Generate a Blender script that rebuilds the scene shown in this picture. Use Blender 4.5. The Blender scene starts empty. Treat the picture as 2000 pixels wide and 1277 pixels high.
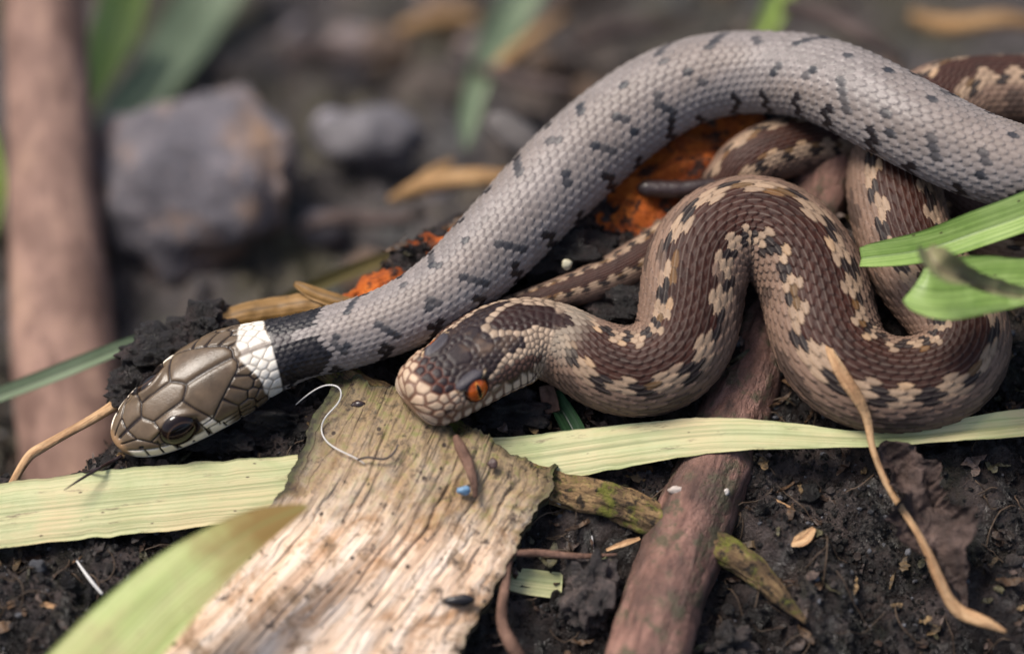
import bpy, bmesh, math, random
import numpy as np

# ------------------------------------------------------------------ basis
# everything is modelled in centimetres and written out in metres (S)
S = 0.01
D = 36.0                      # cm, camera to the plane in focus
PITCH = math.radians(50)
cP, sP = math.cos(PITCH), math.sin(PITCH)
RIGHT = np.array([1.0, 0, 0]); FWD = np.array([0, cP, -sP]); UP = np.array([0, sP, cP])

scene = bpy.context.scene
col = scene.collection

# ------------------------------------------------------------------ camera
cam = bpy.data.cameras.new('camera')
cam.sensor_width = 36.0
cam.lens = 36.0 * D / 10.0
cam.clip_start = 0.01
cam.clip_end = 50.0
cam.dof.use_dof = True
cam.dof.focus_distance = (D - 0.05) * S
cam.dof.aperture_fstop = cam.lens / 16.0
camo = bpy.data.objects.new('camera', cam)
col.objects.link(camo)
camo.location = tuple(-FWD * D * S)
camo.rotation_euler = (math.pi / 2 - PITCH, 0, 0)
scene.camera = camo

# ------------------------------------------------------------------ sky, sun, exposure
SUN_EL, SUN_AZ = math.radians(62), math.radians(-70)   # azimuth from +Y towards +X
world = bpy.data.worlds.new('World'); scene.world = world; world.use_nodes = True
wn = world.node_tree.nodes
sky = wn.new('ShaderNodeTexSky'); sky.sky_type = 'NISHITA'; sky.sun_disc = False
sky.sun_elevation = SUN_EL; sky.sun_rotation = SUN_AZ
sky.air_density = 1.0; sky.dust_density = 4.0; sky.ozone_density = 1.0
bg = wn['Background']; bg.inputs['Strength'].default_value = 0.10
world.node_tree.links.new(sky.outputs[0], bg.inputs['Color'])
sun = bpy.data.lights.new('sun', 'SUN'); sun.energy = 2.6; sun.angle = math.radians(22)
sun.color = (1.0, 0.94, 0.86)
suno = bpy.data.objects.new('sun', sun); col.objects.link(suno)
suno.rotation_euler = (math.pi / 2 - SUN_EL, 0, math.pi - SUN_AZ)
suno.location = (0, 0, 1)
vs = scene.view_settings
vs.view_transform = 'Standard'; vs.look = 'None'; vs.gamma = 1.0; vs.use_curve_mapping = False
vs.exposure = 0.8
scene.cycles.max_bounces = 6
scene.cycles.use_denoising = True

# ------------------------------------------------------------------ helpers: numbers
def lin(r, g, b, k=1.0):
    out = []
    for c in (r, g, b):
        c = c / 255.0
        out.append(k * (c / 12.92 if c <= 0.04045 else ((c + 0.055) / 1.055) ** 2.4))
    return np.array(out)

def cc(px, py, d):
    """photograph pixel and depth (cm behind the plane in focus) -> (right, up, forward) in cm"""
    f = (D + d) / D / 200.0
    return np.array([(px - 1000) * f, (638.5 - py) * f, d])

def w3(c):
    c = np.asarray(c, float)
    return c[..., 0:1] * RIGHT + c[..., 1:2] * UP + c[..., 2:3] * FWD

def plane(py, off=0.0):
    """depth of the sloping bank the snakes lie on, seen at image row py"""
    v = (638.5 - py) / 200.0
    return 0.4 * v + off

def smooth(a, b, x):
    t = np.clip((x - a) / (b - a), 0, 1)
    return t * t * (3 - 2 * t)

def _h(i, j, k, seed):
    n = (i * 374761393 + j * 668265263 + k * 2147483647 + seed * 974634777) & 0xffffffff
    n = ((n ^ (n >> 13)) * 1274126177) & 0xffffffff
    n = (n ^ (n >> 16)) & 0xffffffff
    return n / 4294967295.0

def vnoise(p, seed=0):
    p = np.asarray(p, float)
    f = np.floor(p).astype(np.int64); t = p - f; t = t * t * (3 - 2 * t)
    r = 0
    for a in (0, 1):
        wa = t[..., 0] if a else 1 - t[..., 0]
        for b in (0, 1):
            wb = t[..., 1] if b else 1 - t[..., 1]
            for c in (0, 1):
                wc = t[..., 2] if c else 1 - t[..., 2]
                r = r + wa * wb * wc * _h(f[..., 0] + a, f[..., 1] + b, f[..., 2] + c, seed)
    return r * 2 - 1

def fbm(p, scale, octaves=4, gain=0.5, seed=0):
    r = 0; a = 1.0; q = np.asarray(p, float) * scale
    for o in range(octaves):
        r = r + a * vnoise(q, seed + o); q = q * 2.03 + 7.1; a *= gain
    return r

def spline(pts, n=3000):
    """natural cubic spline through rows of pts (all columns), returns dense samples and knot arclengths"""
    P = np.asarray(pts, float); m = len(P)
    t = np.concatenate([[0], np.cumsum(np.sqrt(np.linalg.norm(np.diff(P[:, :3], axis=0), axis=1) + 1e-9))])
    h = np.diff(t)
    A = np.zeros((m, m)); R = np.zeros((m, P.shape[1])); A[0, 0] = A[-1, -1] = 1
    for i in range(1, m - 1):
        A[i, i - 1], A[i, i], A[i, i + 1] = h[i - 1], 2 * (h[i - 1] + h[i]), h[i]
        R[i] = 6 * ((P[i + 1] - P[i]) / h[i] - (P[i] - P[i - 1]) / h[i - 1])
    M = np.linalg.solve(A, R)
    x = np.linspace(0, t[-1], n); k = np.clip(np.searchsorted(t, x) - 1, 0, m - 2)
    a = (t[k + 1] - x)[:, None]; b = (x - t[k])[:, None]; hk = h[k][:, None]
    out = (M[k] * a**3 + M[k + 1] * b**3) / (6 * hk) + (P[k] / hk - M[k] * hk / 6) * a + (P[k + 1] / hk - M[k + 1] * hk / 6) * b
    s = np.concatenate([[0], np.cumsum(np.linalg.norm(np.diff(out[:, :3], axis=0), axis=1))])
    ks = np.interp(t, x, s)
    return out, s, ks

def pchip(x, y, q):
    x = np.asarray(x, float); y = np.asarray(y, float); h = np.diff(x); dl = np.diff(y) / h
    m = np.zeros(len(x))
    for i in range(1, len(x) - 1):
        if dl[i - 1] * dl[i] > 0:
            w1 = 2 * h[i] + h[i - 1]; w2 = h[i] + 2 * h[i - 1]
            m[i] = (w1 + w2) / (w1 / dl[i - 1] + w2 / dl[i])
    m[0], m[-1] = dl[0], dl[-1]
    q = np.clip(q, x[0], x[-1]); k = np.clip(np.searchsorted(x, q) - 1, 0, len(x) - 2)
    t = (q - x[k]) / h[k]
    return ((1 + 2 * t) * (1 - t)**2 * y[k] + t * (1 - t)**2 * h[k] * m[k] + t * t * (3 - 2 * t) * y[k + 1] + t * t * (t - 1) * h[k] * m[k + 1])

def unit(v):
    return v / np.maximum(np.linalg.norm(v, axis=-1, keepdims=True), 1e-9)

# ------------------------------------------------------------------ helpers: meshes
def grid_faces(nr, nc, wrap):
    r = np.arange(nr - 1)[:, None]; ncf = nc if wrap else nc - 1
    c = np.arange(ncf)[None, :]; c2 = (c + 1) % nc
    return np.stack([r * nc + c, r * nc + c2, (r + 1) * nc + c2, (r + 1) * nc + c], -1).reshape(-1, 4)

def mk(name, V, F, mat, parent=None, smooth_shade=True, uv=None, vcol=None, flip=False, extra=None, origin=None):
    """V in world cm; F list of arrays (n,3)/(n,4) or one array. One mesh object, origin at its base centre"""
    V = np.asarray(V, float).reshape(-1, 3)
    if not isinstance(F, list): F = [F]
    F = [np.asarray(f, np.int64) for f in F if len(f)]
    if flip: F = [f[:, ::-1] for f in F]
    if origin is None:
        origin = V.mean(0); origin[2] = V[:, 2].min()
    me = bpy.data.meshes.new(name)
    me.vertices.add(len(V)); me.vertices.foreach_set('co', ((V - origin) * S).astype(np.float32).ravel())
    idx = np.concatenate([f.ravel() for f in F])
    tot = np.concatenate([np.full(len(f), f.shape[1]) for f in F])
    start = np.concatenate([[0], np.cumsum(tot)[:-1]])
    me.loops.add(len(idx)); me.loops.foreach_set('vertex_index', idx.astype(np.int32))
    me.polygons.add(len(tot)); me.polygons.foreach_set('loop_start', start.astype(np.int32))
    me.polygons.foreach_set('loop_total', tot.astype(np.int32))
    me.polygons.foreach_set('use_smooth', np.full(len(tot), smooth_shade))
    if uv is not None:
        l = me.uv_layers.new(name='UVMap'); l.data.foreach_set('uv', np.asarray(uv, np.float32).reshape(-1, 2)[idx].ravel())
    if vcol is not None:
        a = me.color_attributes.new('Col', 'FLOAT_COLOR', 'POINT')
        c4 = np.ones((len(V), 4), np.float32); c4[:, :3] = np.asarray(vcol).reshape(-1, 3)
        a.data.foreach_set('color', c4.ravel())
    if extra is not None:
        a = me.attributes.new('Mask', 'FLOAT', 'POINT'); a.data.foreach_set('value', np.asarray(extra, np.float32).ravel())
    me.update(); me.validate()
    me.materials.append(mat)
    o = bpy.data.objects.new(name, me); col.objects.link(o)
    o['_o'] = [float(x) for x in origin]
    if parent is not None:
        o.parent = parent
        po = np.array(parent['_o'])
        o.location = tuple((origin - po) * S)
    else:
        o.location = tuple(origin * S)
    return o

def empty(name, origin):
    o = bpy.data.objects.new(name, None); col.objects.link(o)
    o.location = tuple(np.asarray(origin) * S); o['_o'] = [float(x) for x in origin]
    o.empty_display_size = 0.01
    return o

def tag(o, label, cat, group=None, kind=None):
    if label: o['label'] = label
    if cat: o['category'] = cat
    if group: o['group'] = group
    if kind: o['kind'] = kind
    return o

UC = unit(np.array([0, 0.42, -1.0]))       # normal of the bank, camera axes

def frames(pts, n, k=0.42):
    """pts rows: px, py, d, hw, roll(deg) -> centre line, tangent, normal, side, half widths in cm (camera axes)"""
    rows = []
    for p in pts:
        p = list(p) + [0] * (5 - len(p))
        c = cc(p[0], p[1], p[2]); rows.append([*c, p[3] * (D + p[2]) / D / 200.0, math.radians(p[4])])
    dense, s, ks = spline(rows)
    rows = np.array(rows)
    sq = np.linspace(0, s[-1], n)
    P = np.stack([np.interp(sq, s, dense[:, i]) for i in range(3)], -1)
    hw = pchip(ks, rows[:, 3], sq); roll = np.interp(sq, ks, rows[:, 4])
    T = unit(np.gradient(P, axis=0))
    U = unit(np.array([0, k, -1.0]))
    N = unit(U - (T @ U)[:, None] * T); B = np.cross(T, N)
    N2 = N * np.cos(roll)[:, None] + B * np.sin(roll)[:, None]; B2 = np.cross(T, N2)
    return P, T, N2, B2, hw, sq

def ribbon(name, pts, mat, fold=0.0, curl=0.0, thick=0.012, nseg=90, nac=13, crumple=0.0, ragged=0.0, parent=None, seed=1, edge_fn=None, scale=1.0, vcol=None, fold_fn=None):
    """a leaf blade with real thickness: folded or curled across, pointed or blunt along"""
    P, T, N, B, hw, s = frames(pts, nseg)
    t = np.linspace(-1, 1, nac)[None, :]
    wl = hw[:, None] * np.ones_like(t)
    if ragged:
        e = np.stack([s * 3.1, np.zeros_like(s), np.zeros_like(s)], -1)
        wl = wl * (1 + ragged * np.where(t > 0, fbm(e, 2.2, 4, seed=seed)[:, None], fbm(e + 31, 2.2, 4, seed=seed)[:, None]))
    lift = fold * np.abs(t) + curl * t * t
    lift = lift * hw[:, None] / max(hw.max(), 1e-6)
    if fold_fn is not None: lift = lift + fold_fn(s[:, None] / s[-1], t) * hw[:, None]
    X = P[:, None] + B[:, None] * (t * wl)[..., None] + N[:, None] * lift[..., None]
    if crumple:
        X = X + N[:, None] * (crumple * fbm(X, 3.0, 4, seed=seed))[..., None]
    top = X + N[:, None] * thick / 2; bot = X - N[:, None] * thick / 2
    nr, nc = nseg, nac
    V = np.concatenate([w3(top).reshape(-1, 3), w3(bot).reshape(-1, 3)])
    g = grid_faces(nr, nc, False); m = nr * nc
    F = [g[:, ::-1], g + m]
    rim = []
    loop = [i * nc for i in range(nr)] + [(nr - 1) * nc + j for j in range(1, nc)] + [i * nc + nc - 1 for i in range(nr - 2, -1, -1)] + [j for j in range(nc - 2, 0, -1)]
    loop = np.array(loop); l2 = np.roll(loop, -1)
    rim = np.stack([loop, l2, l2 + m, loop + m], -1)
    uv = np.stack([np.repeat(s[:, None], nc, 1), (t * hw[:, None])], -1).reshape(-1, 2)
    mask = np.broadcast_to(t, (nr, nc)).reshape(-1)
    frac = (np.repeat((s / s[-1])[:, None], nc, 1)).reshape(-1)
    uv = np.concatenate([uv, uv])
    vc = None
    if vcol is not None:
        c = vcol(s[:, None] + 0 * t, t + 0 * s[:, None], s[-1]); vc = np.concatenate([c.reshape(-1, 3)] * 2)
    return mk(name, V, F + [rim], mat, parent, uv=uv, vcol=vc, extra=np.concatenate([frac, frac]))

def tube(name, pts, mat, nseg=120, nc=28, amp=0.0, ascale=(2.0, 2.0), flat=1.0, parent=None, seed=3, jag=0.0, cap=True):
    """a twig or stem: tapered, knobbly, with broken ends"""
    P, T, N, B, hw, s = frames(pts, nseg)
    ph = np.linspace(0, 2 * np.pi, nc, endpoint=False)[None, :] + np.pi
    q = np.stack([np.cos(ph) * np.ones((nseg, 1)) * ascale[1], np.sin(ph) * np.ones((nseg, 1)) * ascale[1], np.repeat(s[:, None], nc, 1) * ascale[0]], -1)
    r = hw[:, None] * (1 + amp * fbm(q, 1.0, 5, 0.55, seed))
    X = P[:, None] + B[:, None] * (np.sin(ph) * r)[..., None] + N[:, None] * (np.cos(ph) * r * flat)[..., None]
    if jag:
        j = jag * fbm(np.stack([np.cos(ph[0]) * 3, np.sin(ph[0]) * 3, 0 * ph[0]], -1), 1.3, 3, seed=seed)
        X[0] += T[0] * j[:, None]; X[-1] += T[-1] * j[:, None]
    V = w3(X).reshape(-1, 3)
    F = [grid_faces(nseg, nc, True)]
    uv = np.stack([np.repeat(s[:, None], nc, 1), np.repeat(ph, nseg, 0) * hw.mean()], -1).reshape(-1, 2)
    if cap:
        n0 = len(V)
        V = np.concatenate([V, w3(P[0:1]) - 0.0, w3(P[-1:])])
        i = np.arange(nc); j = (i + 1) % nc
        F.append(np.stack([j, i, np.full(nc, n0)], -1))
        b = (nseg - 1) * nc
        F.append(np.stack([b + i, b + j, np.full(nc, n0 + 1)], -1))
        uv = np.concatenate([uv, [[0, 0], [s[-1], 0]]])
    return mk(name, V, F, mat, parent, uv=uv, flip=False)

def ico(sub):
    bm = bmesh.new(); bmesh.ops.create_icosphere(bm, subdivisions=sub, radius=1.0)
    V = np.array([v.co[:] for v in bm.verts]); F = np.array([[v.index for v in f.verts] for f in bm.faces]); bm.free()
    return V, F
ICO = {k: ico(k) for k in (1, 2, 3, 4, 5)}

def blob(name, c, size, mat, sub=4, amp=0.25, scale=1.3, seed=0, parent=None, oct=5, rot=0.0, ridged=0.0):
    """lump of earth or stone; c camera coords cm, size half extents cm (right, up, forward)"""
    V, F = ICO[sub]
    n = fbm(V + seed * 3.7, scale, oct, 0.5, seed)
    if ridged: n = n - ridged * np.abs(fbm(V + seed * 1.7, scale * 2.2, 3, 0.5, seed + 9))
    X = V * (1 + amp * n)[:, None] * np.asarray(size)
    cr, sr = math.cos(rot), math.sin(rot)
    X = np.stack([X[:, 0] * cr - X[:, 1] * sr, X[:, 0] * sr + X[:, 1] * cr, X[:, 2]], -1)
    return mk(name, w3(X + np.asarray(c)), F, mat, parent, flip=False)

# ------------------------------------------------------------------ helpers: materials
class MB:
    def __init__(s, name, rough=0.6, spec=0.4):
        s.m = bpy.data.materials.new(name); s.m.use_nodes = True
        s.t = s.m.node_tree; s.n = s.t.nodes; s.l = s.t.links
        s.b = s.n['Principled BSDF']; s.out = s.n['Material Output']
        s.b.inputs['Roughness'].default_value = rough
        s.b.inputs['Specular IOR Level'].default_value = spec
    def _in(s, sock, v):
        if hasattr(v, 'is_output') or isinstance(v, bpy.types.NodeSocket): s.l.new(v, sock)
        elif isinstance(v, (int, float)): sock.default_value = v
        else:
            v = list(v)
            sock.default_value = v + [1.0] if len(v) == 3 and len(sock.default_value) == 4 else v
    def coord(s, kind='UV', sc=(1, 1, 1)):
        c = s.n.new('ShaderNodeTexCoord'); mp = s.n.new('ShaderNodeMapping')
        mp.inputs['Scale'].default_value = sc
        s.l.new(c.outputs[kind], mp.inputs['Vector']); return mp.outputs[0]
    def noise(s, v, scale, detail=4, rough=0.55, dist=0.0):
        t = s.n.new('ShaderNodeTexNoise'); s.l.new(v, t.inputs['Vector'])
        t.inputs['Scale'].default_value = scale; t.inputs['Detail'].default_value = detail
        t.inputs['Roughness'].default_value = rough; t.inputs['Distortion'].default_value = dist
        return t.outputs['Fac']
    def voro(s, v, scale, feature='F1', out='Distance'):
        t = s.n.new('ShaderNodeTexVoronoi'); t.feature = feature; s.l.new(v, t.inputs['Vector'])
        t.inputs['Scale'].default_value = scale; return t.outputs[out]
    def ramp(s, f, stops, interp='LINEAR'):
        r = s.n.new('ShaderNodeValToRGB'); r.color_ramp.interpolation = interp
        e = r.color_ramp.elements
        while len(e) < len(stops): e.new(0.5)
        for k, (p, c) in enumerate(stops):
            e[k].position = p
            c = [c] * 3 if isinstance(c, (int, float)) else list(c)
            e[k].color = (c[0], c[1], c[2], 1)
        s.l.new(f, r.inputs[0]); return r.outputs[0]
    def mix(s, f, a, b, mode='MIX'):
        m = s.n.new('ShaderNodeMix'); m.data_type = 'RGBA'; m.blend_type = mode
        s._in(m.inputs[0], f); s._in(m.inputs[6], a); s._in(m.inputs[7], b); return m.outputs[2]
    def math(s, op, a, b=0.0):
        m = s.n.new('ShaderNodeMath'); m.operation = op
        s._in(m.inputs[0], a); s._in(m.inputs[1], b); return m.outputs[0]
    def attr(s, name, out='Color'):
        a = s.n.new('ShaderNodeAttribute'); a.attribute_name = name; return a.outputs[out]
    def bump(s, h, strength=0.5, dist=0.0003):
        b = s.n.new('ShaderNodeBump'); b.inputs['Strength'].default_value = strength; b.inputs['Distance'].default_value = dist
        s.l.new(h, b.inputs['Height']); s.l.new(b.outputs[0], s.b.inputs['Normal']); return b.outputs[0]
    def base(s, c): s._in(s.b.inputs['Base Color'], c); return s
    def rough(s, c): s._in(s.b.inputs['Roughness'], c); return s
    def translucent(s, c, f=0.25):
        t = s.n.new('ShaderNodeBsdfTranslucent'); s._in(t.inputs['Color'], c)
        m = s.n.new('ShaderNodeMixShader'); m.inputs[0].default_value = f
        s.l.new(s.b.outputs[0], m.inputs[1]); s.l.new(t.outputs[0], m.inputs[2]); s.l.new(m.outputs[0], s.out.inputs['Surface']); return s

K = 0.75     # photograph tone -> surface colour

def mat_soil(name, dark, mid, light, wet=0.35, sc=1.0, hi=0.75):
    b = MB(name, 0.5, 0.5)
    v = b.coord('Object', (100, 100, 100))
    n1 = b.noise(v, 1.3 * sc, 6, 0.65); n2 = b.noise(v, 9 * sc, 5, 0.7)
    c = b.ramp(n1, [(0.3, dark), (0.3 + 0.5 * (hi - 0.3), mid), (hi, light)])
    c = b.mix(b.ramp(n2, [(0.35, 0), (0.7, 0.6)]), c, dark)
    sp = b.voro(v, 16 * sc)
    c = b.mix(b.ramp(sp, [(0.08, 0.35), (0.16, 0)]), c, light)
    b.base(c); b.rough(b.ramp(n2, [(0.3, wet), (0.75, 0.85)]))
    b.bump(b.math('ADD', b.noise(v, 22, 6, 0.7), b.math('MULTIPLY', b.noise(v, 60, 3, 0.6), 0.4)), 0.9, 0.0006)
    return b.m

def mat_blade(name, c1, c2, c3, veins=34, rough=0.45, blotch=0.0, trans=0.22, tip=None, vein_dark=0.75):
    """strap leaf: long fibres and veins along U, blotches, optional browned far end (Mask = 0..1 along)"""
    b = MB(name, rough, 0.35)
    v = b.coord('UV', (0.35, veins, 1)); v2 = b.coord('UV', (1, 1, 1)); v3 = b.coord('UV', (0.8, 6, 1))
    fib = b.noise(v, 1.0, 2, 0.5); blo = b.noise(v2, 1.1, 4, 0.6, 0.4); st = b.noise(v3, 1.6, 4, 0.6)
    c = b.ramp(blo, [(0.3, c1), (0.5, c2), (0.72, c3)])
    c = b.mix(b.ramp(st, [(0.42, 0), (0.7, 0.6)]), c, c3)
    c = b.mix(b.ramp(fib, [(0.40, 0.55), (0.5, 0.0)]), c, c1 * vein_dark)
    if blotch:
        bl = b.noise(b.coord('UV', (0.8, 5, 1)), 1.8, 6, 0.75)
        c = b.mix(b.ramp(bl, [(0.58, 0), (0.70, blotch)]), c, lin(70, 48, 35))
        sp = b.voro(b.coord('UV', (2.2, 5, 1)), 1.6)
        c = b.mix(b.ramp(sp, [(0.05, 0.8), (0.09, 0)]), c, lin(60, 42, 32))
    if tip is not None:
        f = b.attr('Mask', 'Fac')
        c = b.mix(b.ramp(b.math('ADD', f, b.math('MULTIPLY', b.noise(v2, 3, 3), 0.3)), [(tip[0], 0), (tip[1], 1)]), c, tip[2])
    rib = b.n.new('ShaderNodeSeparateXYZ'); b.l.new(v2, rib.inputs[0]); mid_ = b.math('ABSOLUTE', rib.outputs[1])
    c = b.mix(b.ramp(mid_, [(0.006, 0.5), (0.02, 0)]), c, c1 * 0.6)
    b.base(c)
    b.bump(b.math('ADD', fib, b.math('MULTIPLY', b.noise(v2, 30, 3), 0.25)), 0.45, 0.0002)
    b.translucent(c, trans)
    return b.m

def mat_wood(name, c1, c2, c3, along=0.6, across=6.0, rough=0.7, moss=None, spec=0.3, bumpd=0.0006, spots=None, msc=2.2):
    b = MB(name, rough, spec)
    v = b.coord('UV', (along, across, 1)); v2 = b.coord('Object', (100, 100, 100))
    g = b.noise(v, 2.0, 6, 0.65, 0.3); big = b.noise(v2, 1.5, 5, 0.6); fine = b.noise(v2, 9, 5, 0.7)
    c = b.ramp(g, [(0.32, c1), (0.5, c2), (0.68, c3)])
    c = b.mix(b.ramp(big, [(0.42, 0), (0.62, 0.75)]), c, c1)
    c = b.mix(b.ramp(fine, [(0.6, 0), (0.75, 0.6)]), c, c1 * 0.4)
    if spots is not None:
        sp = b.noise(v2, 2.6 * msc, 5, 0.7)
        c = b.mix(b.ramp(sp, [(0.52, 0), (0.60, 0.9)]), c, spots)
    if moss is not None:
        mo = b.noise(v2, msc, 6, 0.75)
        c = b.mix(b.ramp(mo, [(0.50, 0), (0.60, 0.85)]), c, moss)
    b.base(c)
    b.bump(b.math('ADD', g, b.math('MULTIPLY', fine, 0.7)), 0.8, bumpd)
    return b.m

def mat_col(name, rough=0.45, spec=0.4, coat=0.0, bump=0.0, bscale=60, croough=0.08, hrough=None):
    b = MB(name, rough, spec)
    c = b.attr('Col')
    v = b.coord('Object', (100, 100, 100))
    n = b.noise(v, 14, 4, 0.6)
    c = b.mix(b.ramp(n, [(0.35, 0.16), (0.65, 0.0)]), c, (0, 0, 0))
    b.base(c)
    if coat:
        b.b.inputs['Coat Weight'].default_value = coat; b.b.inputs['Coat Roughness'].default_value = croough
    if hrough is not None: b.rough(b.math('ADD', b.math('MULTIPLY', b.attr('Mask', 'Fac'), hrough - rough), rough))
    if bump: b.bump(b.noise(v, bscale, 3, 0.6), bump, 0.0001)
    return b.m

def mat_plain(name, c, rough=0.5, spec=0.4, var=0.5, sc=8):
    b = MB(name, rough, spec); v = b.coord('Object', (100, 100, 100)); n = b.noise(v, sc, 5, 0.65)
    b.base(b.mix(b.ramp(n, [(0.35, var), (0.65, 0)]), c, np.asarray(c) * 0.35)); b.bump(n, 0.5, 0.0003)
    return b.m

# ------------------------------------------------------------------ the ground: a bank that falls away into a hollow
CREST_X = [-60, -5.5, -4.4, -3.5, -2.5, -1.5, -0.5, 0.5, 2.0, 5.0, 60]
CREST_Y = [-1.2, -0.9, -0.75, 0.05, 0.75, 1.2, 2.0, 2.8, 3.2, 3.2, 4.0]
LUMPS = []
for _px, _py, _r, _hh in [(1530, 1050, .36, .20), (1610, 1185, .42, .22), (1690, 1000, .30, .15), (1920, 1010, .34, .18), (1760, 1215, .30, .18), (1940, 1150, .32, .18), (1500, 935, .30, .10),
                          (215, 1115, .26, .10), (60, 1185, .42, .18), (1460, 1180, .26, .16), (1850, 920, .3, .10), (1120, 1040, .25, .14), (1990, 1250, .35, .2), (130, 1260, .3, .15), (1560, 1270, .3, .16)]:
    _w = w3(cc(_px, _py, plane(_py, 0.58))).ravel(); LUMPS.append((_w[0], _w[1], _r, _hh))
def ground_z(x, y, detail=True, only_f=False):
    x = np.asarray(x, float); y = np.asarray(y, float)
    near = 0.329 * y - 0.57
    near = np.where(y < -5, 0.329 * -5 - 0.57 + 0.1 * (y + 5), near)
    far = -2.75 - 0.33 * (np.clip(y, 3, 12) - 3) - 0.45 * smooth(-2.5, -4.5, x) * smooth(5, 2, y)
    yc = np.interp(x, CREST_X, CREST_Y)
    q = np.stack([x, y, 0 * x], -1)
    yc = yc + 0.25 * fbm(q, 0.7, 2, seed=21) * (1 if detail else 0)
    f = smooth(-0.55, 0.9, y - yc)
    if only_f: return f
    z = near * (1 - f) + far * f
    if detail:
        amp = 1 + 1.2 * f
        for lx_, ly_, lr_, lh_ in LUMPS:
            wob = 1 + 0.35 * vnoise(q * 3.3, 66)
            z = z + lh_ * smooth(1.25, 0.35, np.hypot(x - lx_, y - ly_) / (lr_ * wob))
        z = z + amp * (0.08 * fbm(q, 0.9, 3, 0.5, 5) + 0.10 * fbm(q, 2.6, 3, 0.6, 8) - 0.075 * np.abs(fbm(q, 5.0, 3, 0.6, 12)))
    return z

def axis(*segs):
    out = [np.arange(a, b, st) for a, b, st in segs]
    return np.concatenate(out)
gx = np.concatenate([-np.geomspace(6.0, 150, 26)[::-1], axis((-5.9, 5.9, 0.034)), np.geomspace(6.0, 150, 26)])
gy = np.concatenate([-np.geomspace(4.6, 120, 22)[::-1], axis((-4.5, 2.5, 0.034), (2.5, 12, 0.09)), np.geomspace(12.1, 300, 30)])
GX, GY = np.meshgrid(gx, gy)
GZ = ground_z(GX, GY)
def ground_mat():
    b = MB('wet_soil', 0.5, 0.5)
    v = b.coord('Object', (100, 100, 100))
    n0 = b.noise(v, 0.55, 4, 0.6); n1 = b.noise(v, 1.6, 6, 0.65); n2 = b.noise(v, 8, 6, 0.75); n3 = b.noise(v, 30, 4, 0.7)
    wet = b.ramp(n1, [(0.32, lin(18, 17, 17, K)), (0.47, lin(58, 50, 48, K)), (0.64, lin(122, 108, 103, K))])
    wet = b.mix(b.ramp(b.noise(v, 1.1, 5, 0.65), [(0.55, 0), (0.66, 0.55)]), wet, lin(64, 70, 56, K))
    wet = b.mix(b.ramp(n3, [(0.56, 0), (0.70, 0.5)]), wet, lin(88, 76, 70, K))
    dry = b.ramp(n1, [(0.30, lin(84, 78, 78, K)), (0.46, lin(128, 121, 122, K)), (0.56, lin(148, 136, 132, K)), (0.68, lin(196, 168, 146, K))])  # hollow floor: soil colour lightened and greyed, blended in by Mask
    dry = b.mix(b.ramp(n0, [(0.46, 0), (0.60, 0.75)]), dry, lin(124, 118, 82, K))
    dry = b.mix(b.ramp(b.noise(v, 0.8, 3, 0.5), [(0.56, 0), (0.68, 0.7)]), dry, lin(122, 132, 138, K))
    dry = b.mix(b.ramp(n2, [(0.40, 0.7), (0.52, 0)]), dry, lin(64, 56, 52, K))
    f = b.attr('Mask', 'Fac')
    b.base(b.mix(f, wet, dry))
    b.rough(b.mix(f, b.ramp(n2, [(0.36, 0.14), (0.66, 0.6)]), (0.8, 0.8, 0.8)))
    b.l.new(b.math('MULTIPLY', b.math('SUBTRACT', 1.0, f), b.ramp(b.noise(v, 1.4, 4, 0.6), [(0.42, 0.0), (0.58, 0.8)])), b.b.inputs['Coat Weight']); b.b.inputs['Coat Roughness'].default_value = 0.12
    b.bump(b.math('ADD', b.math('MULTIPLY', n2, 1.2), b.math('ADD', n3, b.math('MULTIPLY', b.noise(v, 75, 3, 0.6), 0.4))), 1.0, 0.0016)
    b.l.new(b.b.inputs['Normal'].links[0].from_socket, b.b.inputs['Coat Normal'])
    return b.m
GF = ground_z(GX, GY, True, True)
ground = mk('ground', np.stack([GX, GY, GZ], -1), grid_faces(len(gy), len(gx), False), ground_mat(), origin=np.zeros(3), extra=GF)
ground['kind'] = 'structure'

# ------------------------------------------------------------------ snakes
class Snake:
    pass

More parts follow.
